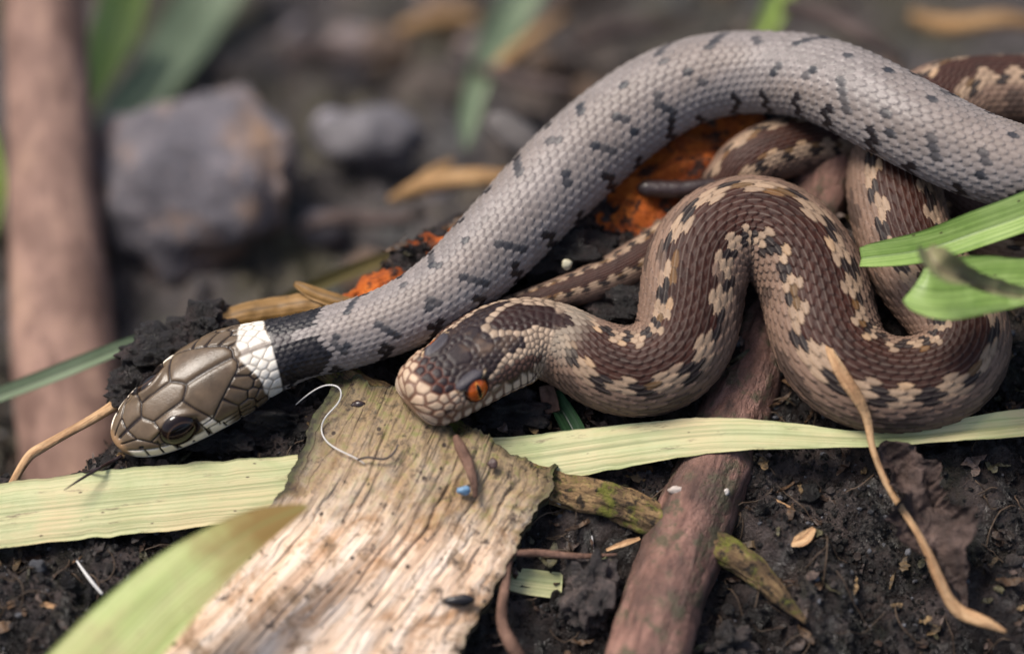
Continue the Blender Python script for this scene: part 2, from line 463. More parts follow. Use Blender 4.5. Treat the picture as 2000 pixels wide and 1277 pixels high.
def snake_body(ctrl, head, hl, ncol, rowspec, k=0.42, flat_belly=0.82, top=0.95):
    """ctrl rows: px, py, d, hw, roll. head: (sqrt-spaced tables) q, half width, height above, height below (cm).
    returns grid of positions (camera axes, cm) and coordinates"""
    rows = []
    for p in ctrl:
        p = list(p) + [0] * (5 - len(p)); rows.append([*cc(*p[:3]), p[3] * (D + p[2]) / D / 200, math.radians(p[4])])
    dense, sd, ks = spline(rows, 6000); rows = np.array(rows)
    L = sd[-1]
    s = []
    x = 0.0
    s = [0.0]
    # finer rows near the snout
    while s[-1] < L:
        st = 0.0135
        for lo, hi, step in rowspec:
            if lo <= s[-1] < hi: st = step
        if s[-1] < 0.12: st = 0.0012 + 0.06 * s[-1]
        s.append(s[-1] + st)
    s = np.array(s[:-1] + [L])
    P = np.stack([np.interp(s, sd, dense[:, i]) for i in range(3)], -1)
    # smooth the centre line's tangent a little
    T = unit(np.stack([np.gradient(P[:, i], s) for i in range(3)], -1))
    ker = np.ones(9) / 9
    T = unit(np.stack([np.convolve(np.pad(T[:, i], 4, 'edge'), ker, 'valid') for i in range(3)], -1))
    roll = np.interp(s, ks, rows[:, 4]); R = pchip(ks, rows[:, 3], s)
    U = unit(np.array([0, k, -1.0]))
    N = unit(U - (T @ U)[:, None] * T); B = np.cross(T, N)
    N, B = N * np.cos(roll)[:, None] + B * np.sin(roll)[:, None], None
    B = np.cross(T, N)
    q = np.sqrt(s); hq = np.sqrt(np.asarray(head[0], float))
    f = smooth(hl * 0.98, hl * 1.25, s)
    W = pchip(hq, head[1], q) * (1 - f) + R * f
    HT = pchip(hq, head[2], q) * (1 - f) + R * top * f
    HB = pchip(hq, head[3], q) * (1 - f) + R * flat_belly * f
    n = 2.0 + 0.5 * (1 - f)
    ph = np.linspace(-np.pi, np.pi, ncol, endpoint=False)
    c, sn = np.cos(ph)[None], np.sin(ph)[None]
    ex = np.where(c > 0, (2 / n)[:, None], (2 / (n + 0.9 * (1 - f)))[:, None])
    xx = W[:, None] * np.sign(sn) * np.abs(sn) ** ex * (1 - 0.17 * c * (1 - f)[:, None])
    hh = np.where(c > 0, HT[:, None], HB[:, None]); yy = hh * np.sign(c) * np.abs(c) ** ex
    X = P[:, None] + B[:, None] * xx[..., None] + N[:, None] * yy[..., None]
    g = Snake()
    g.s, g.ph, g.X, g.T, g.N, g.B, g.R, g.W, g.P, g.ks, g.L = s, ph, X, T, N, B, R, W, P, ks, L
    return g

def grid_normals(X):
    du = np.gradient(X, axis=0)
    dv = np.roll(X, -1, 1) - np.roll(X, 1, 1)
    n = np.cross(du, dv)
    return unit(n)

def scale_field(g, nrows, span, Lfac, t, wfac=0.64, keel=0.3, Lmin=0.03):
    """overlapping keeled scales on a staggered lattice. returns height(cm), row j, centre s, local u, v, hash"""
    Ls = np.maximum(Lfac * g.R, Lmin)
    sig = np.concatenate([[0], np.cumsum(np.diff(g.s) / (0.5 * (Ls[1:] + Ls[:-1])))])
    dphi = math.radians(span) / nrows
    xr = np.clip(g.ph / math.radians(span / 2), -1.25, 1.25)
    rho = nrows / 2 * (1.14 * xr - 0.14 * xr ** 3)
    shp = (len(g.s), len(g.ph))
    SG = np.broadcast_to(sig[:, None], shp); RH = np.broadcast_to(rho[None], shp)
    best = np.full(shp, -1.0); be = np.zeros(shp); bu = np.zeros(shp); bv = np.zeros(shp); bi = np.zeros(shp); bj = np.zeros(shp)
    half = (nrows - 1) / 2
    jr = np.round(RH); 
    for dj in (-1, 0, 1):
        j = jr + dj
        off = np.where(np.mod(j, 2) == 1, 0.5, 0.0)
        jit = (_h(j.astype(np.int64), 0 * j.astype(np.int64), 0 * j.astype(np.int64), 77) - 0.5) * 0.14
        i0 = np.round(SG - off - jit)
        for di in (-1, 0, 1):
            i = i0 + di
            u = SG - (i + off + jit); v = RH - j
            e = np.clip(1 - (u / 0.80) ** 2, 0, None)
            wv = wfac * np.sqrt(e) * (1 - 0.22 * u)
            r = np.abs(v) / np.maximum(wv, 1e-4)
            inside = (r < 1) & (np.abs(u) < 0.8)
            z = (0.08 + 0.92 * np.clip((u + 0.8) / 1.6, 0, 1)) * (1 - 0.30 * r ** 4) + keel * np.exp(-(v / 0.10) ** 2) * smooth(-0.5, 0.1, u)
            z = np.where(inside, z, -1)
            m = z > best
            be = np.where(m, np.maximum(r, u / 0.8), be); best = np.where(m, z, best); bu = np.where(m, u, bu); bv = np.where(m, v, bv); bi = np.where(m, i + off, bi); bj = np.where(m, j, bj)
    vent = np.abs(RH) > half + 0.6
    hv = 0.4 + 0.6 * np.mod(SG * 0.5, 1.0)
    best = np.where(vent, hv, np.clip(best, 0, None))
    sc = np.interp(bi, sig, g.s)
    hsh = _h(bi.__mul__(2).astype(np.int64), bj.astype(np.int64), 0 * bj.astype(np.int64), 5)
    hsh = np.where(vent, 0.5, hsh)
    return best * t * np.clip(g.R / 0.42, 0.35, 1.2)[:, None], be, bj, sc, bu, bv, hsh, vent, sig

def seg_dist(a, b, wloc, segs):
    d = np.full(a.shape, 9.0)
    for (a0, b0), (a1, b1) in segs:
        ax, bx = a1 - a0, (b1 - b0) * 1.57 * wloc
        px, pb = a - a0, (b - b0) * 1.57 * wloc
        tt = np.clip((px * ax + pb * bx) / (ax * ax + bx * bx + 1e-9), 0, 1)
        d = np.minimum(d, np.hypot(px - tt * ax, pb - tt * bx))
    return d

def poly_segs(lists, mirror=True):
    out = []
    for l in lists:
        for p, q in zip(l[:-1], l[1:]):
            out.append((p, q))
            if mirror: out.append(((p[0], -p[1]), (q[0], -q[1])))
    return out

def cells(a, b, wloc, seeds):
    """voronoi over hand-set and jittered seeds (a, b); returns distance to border, id"""
    sd = np.array(seeds); m1 = np.full(a.shape, 99.0); m2 = np.full(a.shape, 99.0); idx = np.zeros(a.shape, int)
    for k, (sa, sb, sw) in enumerate(sd):
        d = np.hypot(a - sa, (b - sb) * 1.57 * wloc) - sw
        n1 = d < m1
        m2 = np.where(n1, m1, np.minimum(m2, d)); idx = np.where(n1, k, idx); m1 = np.where(n1, d, m1)
    return (m2 - m1) / 2, idx

def ell(a, b, ca, cb, ra, rb, ang=0.0):
    """soft ellipse mask in head coordinates"""
    c, s_ = math.cos(ang), math.sin(ang)
    x, y = a - ca, b - cb
    return ((x * c + y * s_) / ra) ** 2 + ((-x * s_ + y * c) / rb) ** 2

def mixc(c, m, new):
    m = np.clip(m, 0, 1)[..., None]
    return c * (1 - m) + np.asarray(new) * m

def eyeball(name, g, s_e, phi_e, r, parent, mat, colfn, fwdtilt=0.15, uptilt=0.2, sink=0.05, depth=0.1, tall=1.0):
    i = np.searchsorted(g.s, s_e); j = int(round((phi_e + np.pi) / (2 * np.pi) * len(g.ph))) % len(g.ph)
    p = g.X[i, j]; side = 1 if phi_e > 0 else -1
    ax = unit(g.B[i] * side * 1.0 - g.T[i] * fwdtilt + g.N[i] * uptilt)
    upv = unit(g.N[i] - (g.N[i] @ ax) * ax); fw = np.cross(upv, ax)
    c = p - ax * sink
    nt, npn = 48, 64
    th = np.linspace(0.0, np.pi, nt)[:, None]; pp = np.linspace(0, 2 * np.pi, npn, endpoint=False)[None]
    lx = np.sin(th) * np.cos(pp); ly = np.sin(th) * np.sin(pp); lz = np.cos(th) + 0 * pp
    X = c + r * (fw * lx[..., None] + tall * upv * ly[..., None]) + depth * ax * lz[..., None]
    cl = colfn(lx, ly, np.broadcast_to(th, lx.shape))
    return mk(name, w3(X), grid_faces(nt, npn, True), mat, parent, vcol=cl), (i, j)

M_snakeskin = mat_col('grass_snake_skin', 0.44, 0.32, 0.0, 0.25, hrough=0.25)
M_adderskin = mat_col('adder_skin', 0.56, 0.2, 0.0, 0.3, hrough=0.42)
M_eye = mat_col('eye', 0.08, 0.35, 0.0)

def finish(g, disp):
    n = grid_normals(g.X)
    sgn = np.sign(np.sum(n * (g.X - g.P[:, None]), -1, keepdims=True)); sgn[sgn == 0] = 1
    n = n * sgn
    n[0] = -g.T[0]
    g.n = n
    g.X = g.X + n * disp[..., None]
    return w3(g.X)

# ---- grass snake
G_CTRL = [(226, 868, -0.16, 60), (262, 841, -0.14, 60), (340, 788, -0.12, 60), (420, 738, -0.08, 60), (490, 704, -0.04, 60),
          (560, 683, 0.0, 61), (650, 662, 0.05, 64), (755, 630, 0.1, 66), (855, 577, 0.22, 72), (945, 500, 0.42, 80),
          (1035, 405, 0.62, 85), (1128, 312, 0.85, 88), (1235, 222, 1.0, 86), (1350, 160, 1.05, 82), (1475, 142, 1.0, 79),
          (1595, 155, 0.72, 82), (1695, 197, 0.38, 86), (1800, 252, 0.15, 86), (1900, 300, 0.05, 84), (2005, 334, 0.0, 82),
          (2130, 370, 0.1, 80), (2290, 430, 0.2, 72), (2420, 570, 0.2, 60), (2450, 770, 0.02, 46), (2370, 930, -0.28, 32),
          (2240, 1010, -0.42, 18), (2120, 1050, -0.5, 3)]
G_HEAD = ([0, .03, .1, .2, .35, .6, .85, 1.1, 1.35, 1.6, 1.85, 2.2],
          [0, .12, .20, .265, .325, .385, .42, .435, .43, .38, .335, .32],
          [0, .055, .10, .145, .19, .235, .26, .275, .27, .26, .265, .28],
          [0, .095, .155, .195, .225, .25, .255, .255, .25, .235, .24, .26])
g = snake_body(G_CTRL, G_HEAD, 1.75, 232, [(0, 2.0, 0.0095), (2.0, 11.5, 0.014), (11.5, 99, 0.04)])
hd, hn, J, SC, u, v, hsh, vent, sig = scale_field(g, 23, 250, 0.255, 0.023, 0.70, 0.12)
a = np.broadcast_to(g.s[:, None], hd.shape); b = np.broadcast_to(g.ph[None] / (np.pi / 2), hd.shape); wl = np.broadcast_to(g.W[:, None], hd.shape)
# body colours, scale by scale
c_body = lin(144, 135, 131, K); c_dark = lin(34, 38, 46, K); c_bar = lin(22, 18, 24, K); c_skin_shade = lin(70, 64, 66, K)
C = np.ones(hd.shape + (3,)) * c_body
C = C * (0.88 + 0.22 * hsh)[..., None] * (1 - 0.28 * (hsh > 0.965))[..., None]
C = mixc(C, smooth(-0.3, 0.9, fbm(np.stack([SC * 0.6, J * 0.12, 0 * J], -1), 1.0, 3, seed=23)) * 0.45, lin(140, 122, 108, K))
C = C * (1 + 0.12 * fbm(np.stack([SC * 1.2, J * 0.3, 0 * J], -1), 1.0, 3, seed=3))[..., None]
C = mixc(C, smooth(6, 11, np.abs(J)) * 0.35, lin(175, 165, 158, K))
per = 0.46
ph_i = SC / per
for side in (-1, 1):
    n_i = np.round(ph_i + 0.25 * side); ds = (ph_i + 0.25 * side - n_i) * per
    jit = _h(n_i.astype(np.int64), (0 * n_i + side).astype(np.int64), (0 * n_i).astype(np.int64), 41)
    ji2 = _h(n_i.astype(np.int64), (0 * n_i + side).astype(np.int64), (0 * n_i).astype(np.int64), 43)
    j0 = side * (2.4 + 1.0 * (jit > 0.5))
    spot = (np.abs(ds + (ji2 - 0.5) * 0.08 - (J - j0) * 0.035 * side * np.sign(jit - 0.4)) < 0.046) & (np.abs(J - j0) <= 0.9 + 1.0 * (jit > 0.45)) & (jit > 0.06) & (hsh > 0.10)
    C = mixc(C, spot * (0.62 + 0.33 * hsh), c_dark)
    n_b = np.round(ph_i + 0.05 * side); db = (ph_i + 0.05 * side - n_b) * per
    jb = _h(n_b.astype(np.int64), (0 * n_b + side).astype(np.int64), (0 * n_b).astype(np.int64), 91)
    bar = (np.abs(db + (jb - 0.5) * 0.05 + (J * side - 7) * 0.012) < 0.055) & (J * side >= 6.0 + 1.4 * (jb > 0.6)) & (J * side <= 10.4)
    C = mixc(C, bar * 0.95, c_bar)
# paler tips with sheen painted in; dark skin between scales plus painted shadow line
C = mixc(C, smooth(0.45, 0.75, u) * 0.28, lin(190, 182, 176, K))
C = mixc(C, smooth(0.84, 0.97, hn) * 0.5, c_skin_shade)
C = np.where(vent[..., None], lin(70, 66, 66, K), C)
# black neck patches
neck = (np.abs(b) > 0.10) & (np.abs(b) < 1.02) & (SC > 1.73) & (SC < 2.32 - 0.35 * np.abs(np.abs(b) - 0.5))
C = mixc(C, neck * (0.9 + 0.1 * hsh), lin(14, 11, 19, K))
neck_lt = (np.abs(b) < 0.12) & (SC > 1.73) & (SC < 1.98)
C = mixc(C, neck_lt * 0.75, lin(40, 34, 38, K))
disp = hd.copy()
# head plates
segs = poly_segs([
    [(0.07, 0), (0.37, 0)], [(0.17, 0), (0.20, 0.36)], [(0.05, 0.25), (0.20, 0.36)], [(0.20, 0.36), (0.30, 0.62)],
    [(0.37, 0), (0.44, 0.20), (0.78, 0.17), (0.89, 0.0)], [(0.44, 0.20), (0.46, 0.46)], [(0.46, 0.46), (0.30, 0.62)],
    [(0.78, 0.17), (0.83, 0.40), (0.93, 0.80)], [(0.89, 0), (1.40, 0)],
    [(0.93, 0.80), (1.06, 0.60), (1.38, 0.20), (1.42, 0.08), (1.40, 0)],
    [(0.30, 0.62), (0.36, 0.80), (0.43, 0.84)], [(0.36, 0.68), (0.36, 0.90)], [(0.46, 0.46), (0.42, 0.60), (0.42, 0.92)],
    [(0.07, 0.72), (0.30, 0.89), (0.60, 1.0), (0.85, 0.98), (1.35, 0.96)],
    [(0.20, 0.82), (0.20, 1.2)], [(0.34, 0.90), (0.34, 1.22)], [(0.49, 1.0), (0.49, 1.22)], [(0.65, 1.1), (0.65, 1.22)],
    [(0.82, 1.06), (0.83, 1.22)], [(1.0, 1.02), (1.02, 1.22)], [(0.79, 0.60), (0.82, 1.08)], [(0.80, 0.82), (0.93, 0.80)], [(0.93, 0.80), (0.97, 1.02)]])
mouth = poly_segs([[(0.03, 1.15), (0.3, 1.22), (1.2, 1.24), (1.4, 1.15)]])
da = seg_dist(a, b, wl, segs); dm = seg_dist(a, b, wl, mouth)
ab = np.abs(b)
par_line = np.where(a < 1.06, 0.80 - (a - 0.93) * 1.54, np.where(a < 1.40, 0.60 - (a - 1.06) * 1.30, 0.0))
nuch = (a > 0.93) & (ab > par_line)
rs = np.random.RandomState(4)
seeds = []
for sa, sb, sw in [(1.09, .86, .05), (1.27, .70, .03), (1.31, .93, .02), (1.41, .50, .015), (1.43, .76, .0), (1.49, .30, .0), (1.50, .10, -.005), (1.54, .44, 0), (1.55, .62, 0), (1.53, .92, 0), (1.57, .2, -.01), (1.63, .33, 0), (1.63, .53, 0), (1.62, .76, 0), (1.64, .08, 0), (1.72, .2, 0), (1.72, .45, 0), (1.72, .65, 0), (1.72, .9, 0), (1.3, 1.15, 0), (1.5, 1.15, 0), (1.1, 1.15, 0), (1.68, 1.1, 0)]:
    for sg in (-1, 1): seeds.append((sa + rs.uniform(-.012, .012), sg * sb, sw))
dc, ci = cells(a, b, wl, seeds)
da = np.where(nuch & (a > 1.0), np.minimum(np.where(ab > par_line + 0.03, dc, 9), da), da)
eye_b = 0.71
de = np.hypot(a - 0.60, (ab - eye_b) * 1.57 * wl)
q3 = g.X
HC = np.ones(C.shape) * lin(104, 87, 69, K)
HC = HC * (1 + 0.24 * fbm(q3, 3.0, 4, seed=31) + 0.16 * fbm(q3, 11, 3, seed=37))[..., None]
HC = mixc(HC, smooth(0.07, 0.0, np.hypot(a - 1.28, (b + 0.10) * 0.6)) * 0.55, lin(70, 48, 34, K))
HC = mixc(HC, smooth(0.09, 0.0, np.hypot(a - 1.22, (b - 0.2) * 0.6)) * 0.45, lin(80, 56, 40, K))
HC = mixc(HC, smooth(0.10, 0.02, da) * 0.25, lin(100, 84, 62, K))
cream = lin(248, 234, 212, 0.92)
lab = smooth(-0.01, 0.02, ab - np.interp(a, [0.07, 0.3, 0.6, 0.85, 1.35], [0.72, 0.89, 1.0, 0.98, 0.96])) * smooth(1.15, 0.95, a) * smooth(0.04, 0.10, a)
HC = mixc(HC, lab, cream)
HC = mixc(HC, smooth(0.04, 0.0, np.abs(a - 0.43)) * smooth(0.80, 0.86, ab) * 0.9, cream)
HC = mixc(HC, smooth(0.085, 0.06, np.abs(a - 0.87)) * smooth(0.70, 0.76, ab) * 0.95, cream)
HC = mixc(HC, smooth(0.09, 0.03, a) * 0.6, lin(190, 150, 110, K))
# dark sutures
HC = mixc(HC, smooth(0.0135, 0.006, da), lin(38, 28, 24, K))
HC = mixc(HC, (smooth(0.035, 0.02, np.abs(a - 0.49 - 0.06 * (ab - 1.0))) + smooth(0.03, 0.02, np.abs(a - 0.83))) * lab * 0.9, lin(30, 20, 20, K))
HC = mixc(HC, smooth(0.02, 0.006, dm), lin(40, 28, 26, K))
HC = mixc(HC, smooth(1.22, 1.28, ab), lin(200, 190, 175, K))
HC = mixc(HC, smooth(0.215, 0.19, de), lin(30, 22, 20, K))
nos = np.hypot(a - 0.19, (ab - 0.68) * 1.57 * wl)
HC = mixc(HC, smooth(0.034, 0.02, nos), lin(25, 16, 14, K))
# the pale collar
cw = 1.50 + 0.05 * smooth(0.1, 0.6, ab) - 0.03 * np.cos(ab * 3) + 0.02 * fbm(q3, 9, 2, seed=8)
coll = smooth(cw - 0.02, cw + 0.01, a + 0.03 * fbm(q3, 7, 2, seed=6)) * smooth(1.78, 1.755, a + 0.03 * fbm(q3, 7, 2, seed=5) - 0.03 * smooth(0.3, 0.9, ab)) * smooth(0.015, 0.05, ab)
HC = mixc(HC, coll * (0.85 + 0.15 * smooth(0.0, 0.02, dc)), lin(244, 236, 222, 0.86))
HC = mixc(HC, smooth(cw, cw + 0.02, a) * smooth(0.05, 0.02, ab) * 0.5, lin(190, 180, 170, K))
HC = mixc(HC, coll * smooth(0.012, 0.003, dc) * 0.6, lin(150, 134, 116, K))
HC = HC * (1 - coll * (0.16 * _h(ci.astype(np.int64), 0 * ci.astype(np.int64), 0 * ci.astype(np.int64), 9) + 0.10 * np.abs(fbm(q3, 6, 3, seed=88))))[..., None]
HC = mixc(HC, smooth(1.755, 1.78, a), lin(24, 20, 26, K))
hdisp = (1 - 0.6 * coll) * -0.013 * smooth(0.016, 0.003, da) + 0.004 * smooth(0.0, 0.05, da) - 0.012 * smooth(0.02, 0.004, dm) - 0.02 * smooth(0.03, 0.01, nos)
hdisp = hdisp - 0.035 * smooth(0.20, 0.15, de) + 0.030 * np.exp(-((de - 0.225) / 0.05) ** 2) * smooth(eye_b - 0.1, eye_b - 0.3, ab)
f = smooth(1.76, 1.82, a)
C = HC * (1 - f)[..., None] + C * f[..., None]
disp = hdisp * (1 - f) + disp * f
V = finish(g, disp)
gs_origin = w3(cc(1300, 300, 1.4))
grass_snake = tag(empty('grass_snake', gs_origin), 'young grey snake with dark eye and white collar behind its olive head', 'snake')
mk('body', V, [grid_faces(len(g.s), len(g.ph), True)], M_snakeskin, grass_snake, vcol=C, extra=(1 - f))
def eye_gs(lx, ly, th):
    r = th / np.pi * 180
    c = np.ones(lx.shape + (3,)) * lin(30, 19, 17, K)
    c = mixc(c, smooth(38, 42, r) * smooth(47, 44, r) * 0.5, lin(110, 84, 62, K))
    c = mixc(c, smooth(40, 37, r), lin(18, 12, 14, K))
    return c
for sg in (-1, 1):
    eyeball('eye', g, 0.60, sg * eye_b * np.pi / 2, 0.21 if sg < 0 else 0.18, grass_snake, M_eye, eye_gs, 0.05, 0.55, 0.045 if sg < 0 else 0.085, 0.13, 0.86)
GS = g
M_tongue = mat_plain('tongue', lin(45, 28, 26, K), 0.3, 0.5, 0.3)
tg = tube('tongue', [(238, 890, -0.08, 4), (215, 903, -0.15, 4), (195, 914, -0.3, 3.5)], M_tongue, 20, 10, parent=grass_snake)
tube('tongue_tip', [(197, 913, -0.29, 3.2), (165, 931, -0.42, 3), (125, 957, -0.55, 0.8)], M_tongue, 24, 8, parent=tg)
tube('tongue_tip', [(197, 913, -0.29, 3.2), (168, 921, -0.2, 2.5), (140, 925, -0.06, 0.8)], M_tongue, 24, 8, parent=tg)

# ---- adder
A_CTRL = [(801, 786, -0.52, 70), (838, 760, -0.42, 70), (900, 716, -0.27, 70, 4), (960, 678, -0.12, 70, 14), (1030, 655, 0.0, 70, 20),
          (1098, 668, 0.03, 74, 16), (1165, 708, 0.0, 82, -4), (1240, 724, 0.0, 88, -14), (1308, 698, 0.04, 94, -8), (1344, 632, 0.12, 98),
          (1356, 548, 0.22, 100), (1388, 480, 0.34, 101), (1457, 446, 0.42, 101), (1530, 470, 0.36, 102), (1583, 545, 0.24, 104),
          (1608, 635, 0.08, 106), (1645, 710, -0.08, 103), (1715, 748, -0.16, 96), (1790, 750, -0.16, 92), (1857, 722, -0.1, 92),
          (1880, 660, 0.02, 92), (1848, 592, 0.16, 92), (1792, 520, 0.32, 92), (1758, 430, 0.5, 92), (1745, 345, 0.78, 88),
          (1768, 265, 1.05, 84), (1825, 208, 1.25, 80), (1905, 188, 1.35, 78, 38), (2010, 184, 1.4, 76, 38), (2130, 205, 1.35, 74),
          (2215, 290, 1.2, 73), (2190, 400, 1.0, 72), (2080, 458, 0.85, 71), (1950, 462, 0.95, 70), (1850, 400, 1.3, 68),
          (1750, 320, 1.5, 66), (1640, 283, 1.35, 64), (1530, 290, 1.05, 60), (1450, 330, 1.0, 56), (1400, 400, 1.1, 52),
          (1310, 470, 0.80, 44), (1215, 528, 0.60, 40), (1130, 562, 0.5, 34), (1040, 588, 0.42, 26), (960, 606, 0.40, 15), (890, 618, 0.42, 2)]
A_HEAD = ([0, .02, .06, .15, .3, .55, .85, 1.15, 1.4, 1.65, 1.9, 2.3],
          [0, .165, .255, .325, .365, .395, .43, .455, .435, .38, .365, .40],
          [0, .10, .15, .19, .22, .25, .265, .28, .29, .30, .33, .38],
          [0, .12, .18, .225, .26, .29, .30, .30, .29, .28, .30, .34])
g = snake_body(A_CTRL, A_HEAD, 1.75, 280, [(0, 2.0, 0.0095), (2.0, 18.3, 0.0135), (18.3, 27.0, 0.03), (27.0, 99, 0.02)], k=0.45)
hd, hn, J, SC, u, v, hsh, vent, sig = scale_field(g, 29, 252, 0.275, 0.022, 0.64, 0.06)
a = np.broadcast_to(g.s[:, None], hd.shape); b = np.broadcast_to(g.ph[None] / (np.pi / 2), hd.shape); wl = np.broadcast_to(g.W[:, None], hd.shape)
ab = np.abs(b)
Rc = np.interp(SC, g.s, g.R)
A_pale = lin(170, 150, 130, K); A_taupe = lin(134, 113, 101, K); A_brown = lin(54, 24, 15, K); A_navy = lin(26, 21, 26, K); A_flank = lin(124, 103, 92, K)
phase = np.interp(SC, g.s, np.concatenate([[0], np.cumsum(np.diff(g.s) / np.maximum(0.36 * (g.R[1:] / 0.5) ** 0.7, 0.1))])) * 2 * np.pi
phase = phase + 1.2 * fbm(np.stack([SC * 0.8, 0 * J, 0 * J], -1), 1.0, 2, seed=14)
cen = 0.7 * np.sin(phase)
C = np.ones(hd.shape + (3,)) * A_taupe
r = J - cen
nz = fbm(np.stack([SC * 2.5, J * 0.5, 0 * J], -1), 1.0, 3, seed=52)
for sg in (-1, 1):
    rr = r * sg + 0.5 * nz
    wv = -np.sin(phase) * sg + 0.25 * nz
    top_ = 6.0 + 1.4 * nz
    C = mixc(C, smooth(2.6, 3.4, rr) * smooth(top_ + 0.6, top_ - 0.6, rr) * (wv > -0.10) * (0.8 + 0.2 * hsh), A_pale)
    C = mixc(C, smooth(2.6, 3.2, rr) * smooth(top_ + 0.3, top_ - 0.8, rr) * (wv < -0.12) * 0.95, A_navy)
    blot = (rr > 8.2) & (rr < 11.6) & (np.sin(phase * 0.5 + 1.2) * sg + 0.6 * nz > 0.40)
    C = mixc(C, blot * 0.62, A_navy * 1.4)
    C = mixc(C, smooth(7.2, 10.5, rr) * (~blot) * 0.45, A_flank)
    C = mixc(C, smooth(10.5, 14.0, rr) * 0.6, lin(100, 78, 64, K))
C = mixc(C, (np.abs(r + 0.4 * nz) < 3.15) * 0.97, A_brown * (1 + 0.25 * nz[..., None]))
C = mixc(C, (np.abs(np.abs(r) - 3.3) < 0.6) * (hsh > 0.72) * 0.22, lin(190, 150, 95, K))
C = C * (0.88 + 0.24 * hsh)[..., None] * np.array([1.02, 0.93, 0.84])
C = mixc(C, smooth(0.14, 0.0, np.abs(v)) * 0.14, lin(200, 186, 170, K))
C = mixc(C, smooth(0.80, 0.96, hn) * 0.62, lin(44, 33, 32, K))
C = np.where(vent[..., None], lin(70, 58, 52, K), C)
tailf = smooth(26.0, 28.5, SC)
C = C * (1 - 0.25 * tailf)[..., None]
# neck: first dark lozenge of the zigzag, pale scales beside it
loz = ell(SC, J / 10.3, 1.40, 0.0, 0.34, 0.24)
nk = smooth(2.0, 1.75, SC)
side_pale = nk * smooth(1.0, 1.3, loz) * smooth(9.5, 7.0, np.abs(J))
C = mixc(C, side_pale * 0.85 * (0.7 + 0.3 * hsh), lin(165, 150, 132, K))
C = mixc(C, (loz < 1.0) * 0.95, lin(50, 33, 31, K) * (0.8 + 0.4 * hsh[..., None]))
disp = hd.copy()
# head: many small scales, two brow plates
rs = np.random.RandomState(12); seeds = []
for sg in (-1, 1):
    seeds.append((0.53, sg * 0.46, 0.11)); 
seeds.append((0.62, 0.0, 0.075)); seeds.append((0.86, -0.14, 0.05)); seeds.append((0.86, 0.14, 0.05))
aa = 0.03; kk = 0
while aa < 2.0:
    w_ = float(np.interp(aa, g.s, g.W)); sp = 0.115 if aa < 0.32 else 0.09 if aa < 0.45 else (0.075 if aa < 0.9 else 0.083)
    nb = max(3, int(2.5 * 1.57 * w_ / sp)); 
    for x in np.linspace(-1.25, 1.25, nb) + (kk % 2) * 1.25 / nb:
        pa, pb = aa + rs.uniform(-.014, .014), x + rs.uniform(-.03, .03)
        if any(np.hypot(pa - q_[0], (pb - q_[1]) * 1.57 * w_) < (q_[2] + 0.035) for q_ in seeds[:5]): continue
        if abs(pb) > 0.98 and aa < 1.35: continue
        seeds.append((pa, pb, 0.0))
    aa += sp * 0.86; kk += 1
for x in np.arange(0.06, 1.45, 0.118):
    for sg in (-1, 1): seeds.append((x, sg * 1.10, 0.02))
hm = g.s < 2.05; nh = int(hm.sum())
dc = np.full(hd.shape, 9.0); ci = np.zeros(hd.shape, int)
dc[:nh], ci[:nh] = cells(a[:nh], b[:nh], wl[:nh], seeds)
sd_ = np.array(seeds); sa, sb = sd_[ci, 0], sd_[ci, 1]; sab = np.abs(sb)
hh = _h(ci.astype(np.int64), 0 * ci.astype(np.int64), 0 * ci.astype(np.int64), 3)
q3 = g.X
pale = lin(178, 160, 142, K); drk = lin(48, 40, 43, K); brn = lin(92, 70, 62, K); rust = lin(92, 46, 30, K)
HC = np.ones(C.shape) * pale
n3 = fbm(np.stack([sa * 4, sb * 3, 0 * sa], -1), 1.0, 3, seed=6)
HC = mixc(HC, smooth(1.0, 0.9, ell(sa, sab, 0.58, 0.0, 0.42, 0.66) + 0.18 * n3), drk)                       # dark cap
HC = mixc(HC, smooth(1.15, 0.9, ell(sa, sab, 1.08, 0.34, 0.30, 0.13, 0.80) + 0.2 * n3), drk)                # arms
HC = mixc(HC, smooth(1.15, 0.9, ell(sa, sab, 0.84, 0.40, 0.14, 0.12, 0.5)), drk)
HC = mixc(HC, smooth(0.0, 0.5, fbm(q3, 5, 3, seed=44)) * 0.35 * smooth(0.5, 0.3, ab), lin(140, 118, 100, K))
HC = mixc(HC, smooth(1.15, 0.9, ell(sa, sab, 1.05, 0.86, 0.48, 0.13, 0.05) + 0.15 * n3), brn)               # stripe behind the eye
HC = mixc(HC, smooth(1.0, 0.95, ell(a, ab, 0.53, 0.46, 0.16, 0.14)), lin(74, 72, 80, K))                   # brow plates
HC = mixc(HC, smooth(0.03, 0.015, np.abs(np.sqrt(ell(a, ab, 0.53, 0.46, 0.175, 0.155)) - 1.0) * 0.2) * smooth(0.44, 0.52, ab), lin(205, 182, 150, K))
lz = ell(SC, J / 7.0, 1.72, 0.0, 0.42, 0.42)
HC = mixc(HC, smooth(1.0, 0.92, ell(sa, sb, 1.40, 0.0, 0.34, 0.24)), lin(50, 33, 31, K))
snout = smooth(0.32, 0.2, a) * (1 - smooth(1.0, 0.9, ell(sa, sab, 0.58, 0.0, 0.42, 0.66)))
HC = mixc(HC, snout * 0.7, lin(206, 184, 160, K))
low = smooth(0.70, 0.82, sab) * smooth(0.75, 0.5, a)
HC = mixc(HC, low * 0.6, lin(168, 140, 118, K))
lab = (sab > 1.05) & (a < 1.45)
HC = np.where(lab[..., None], lin(222, 204, 184, K), HC)
HC = HC * np.array([1.0, 0.93, 0.86]) * (0.84 + 0.32 * hh)[..., None] * (1 + 0.12 * fbm(q3, 9, 3, seed=33))[..., None]
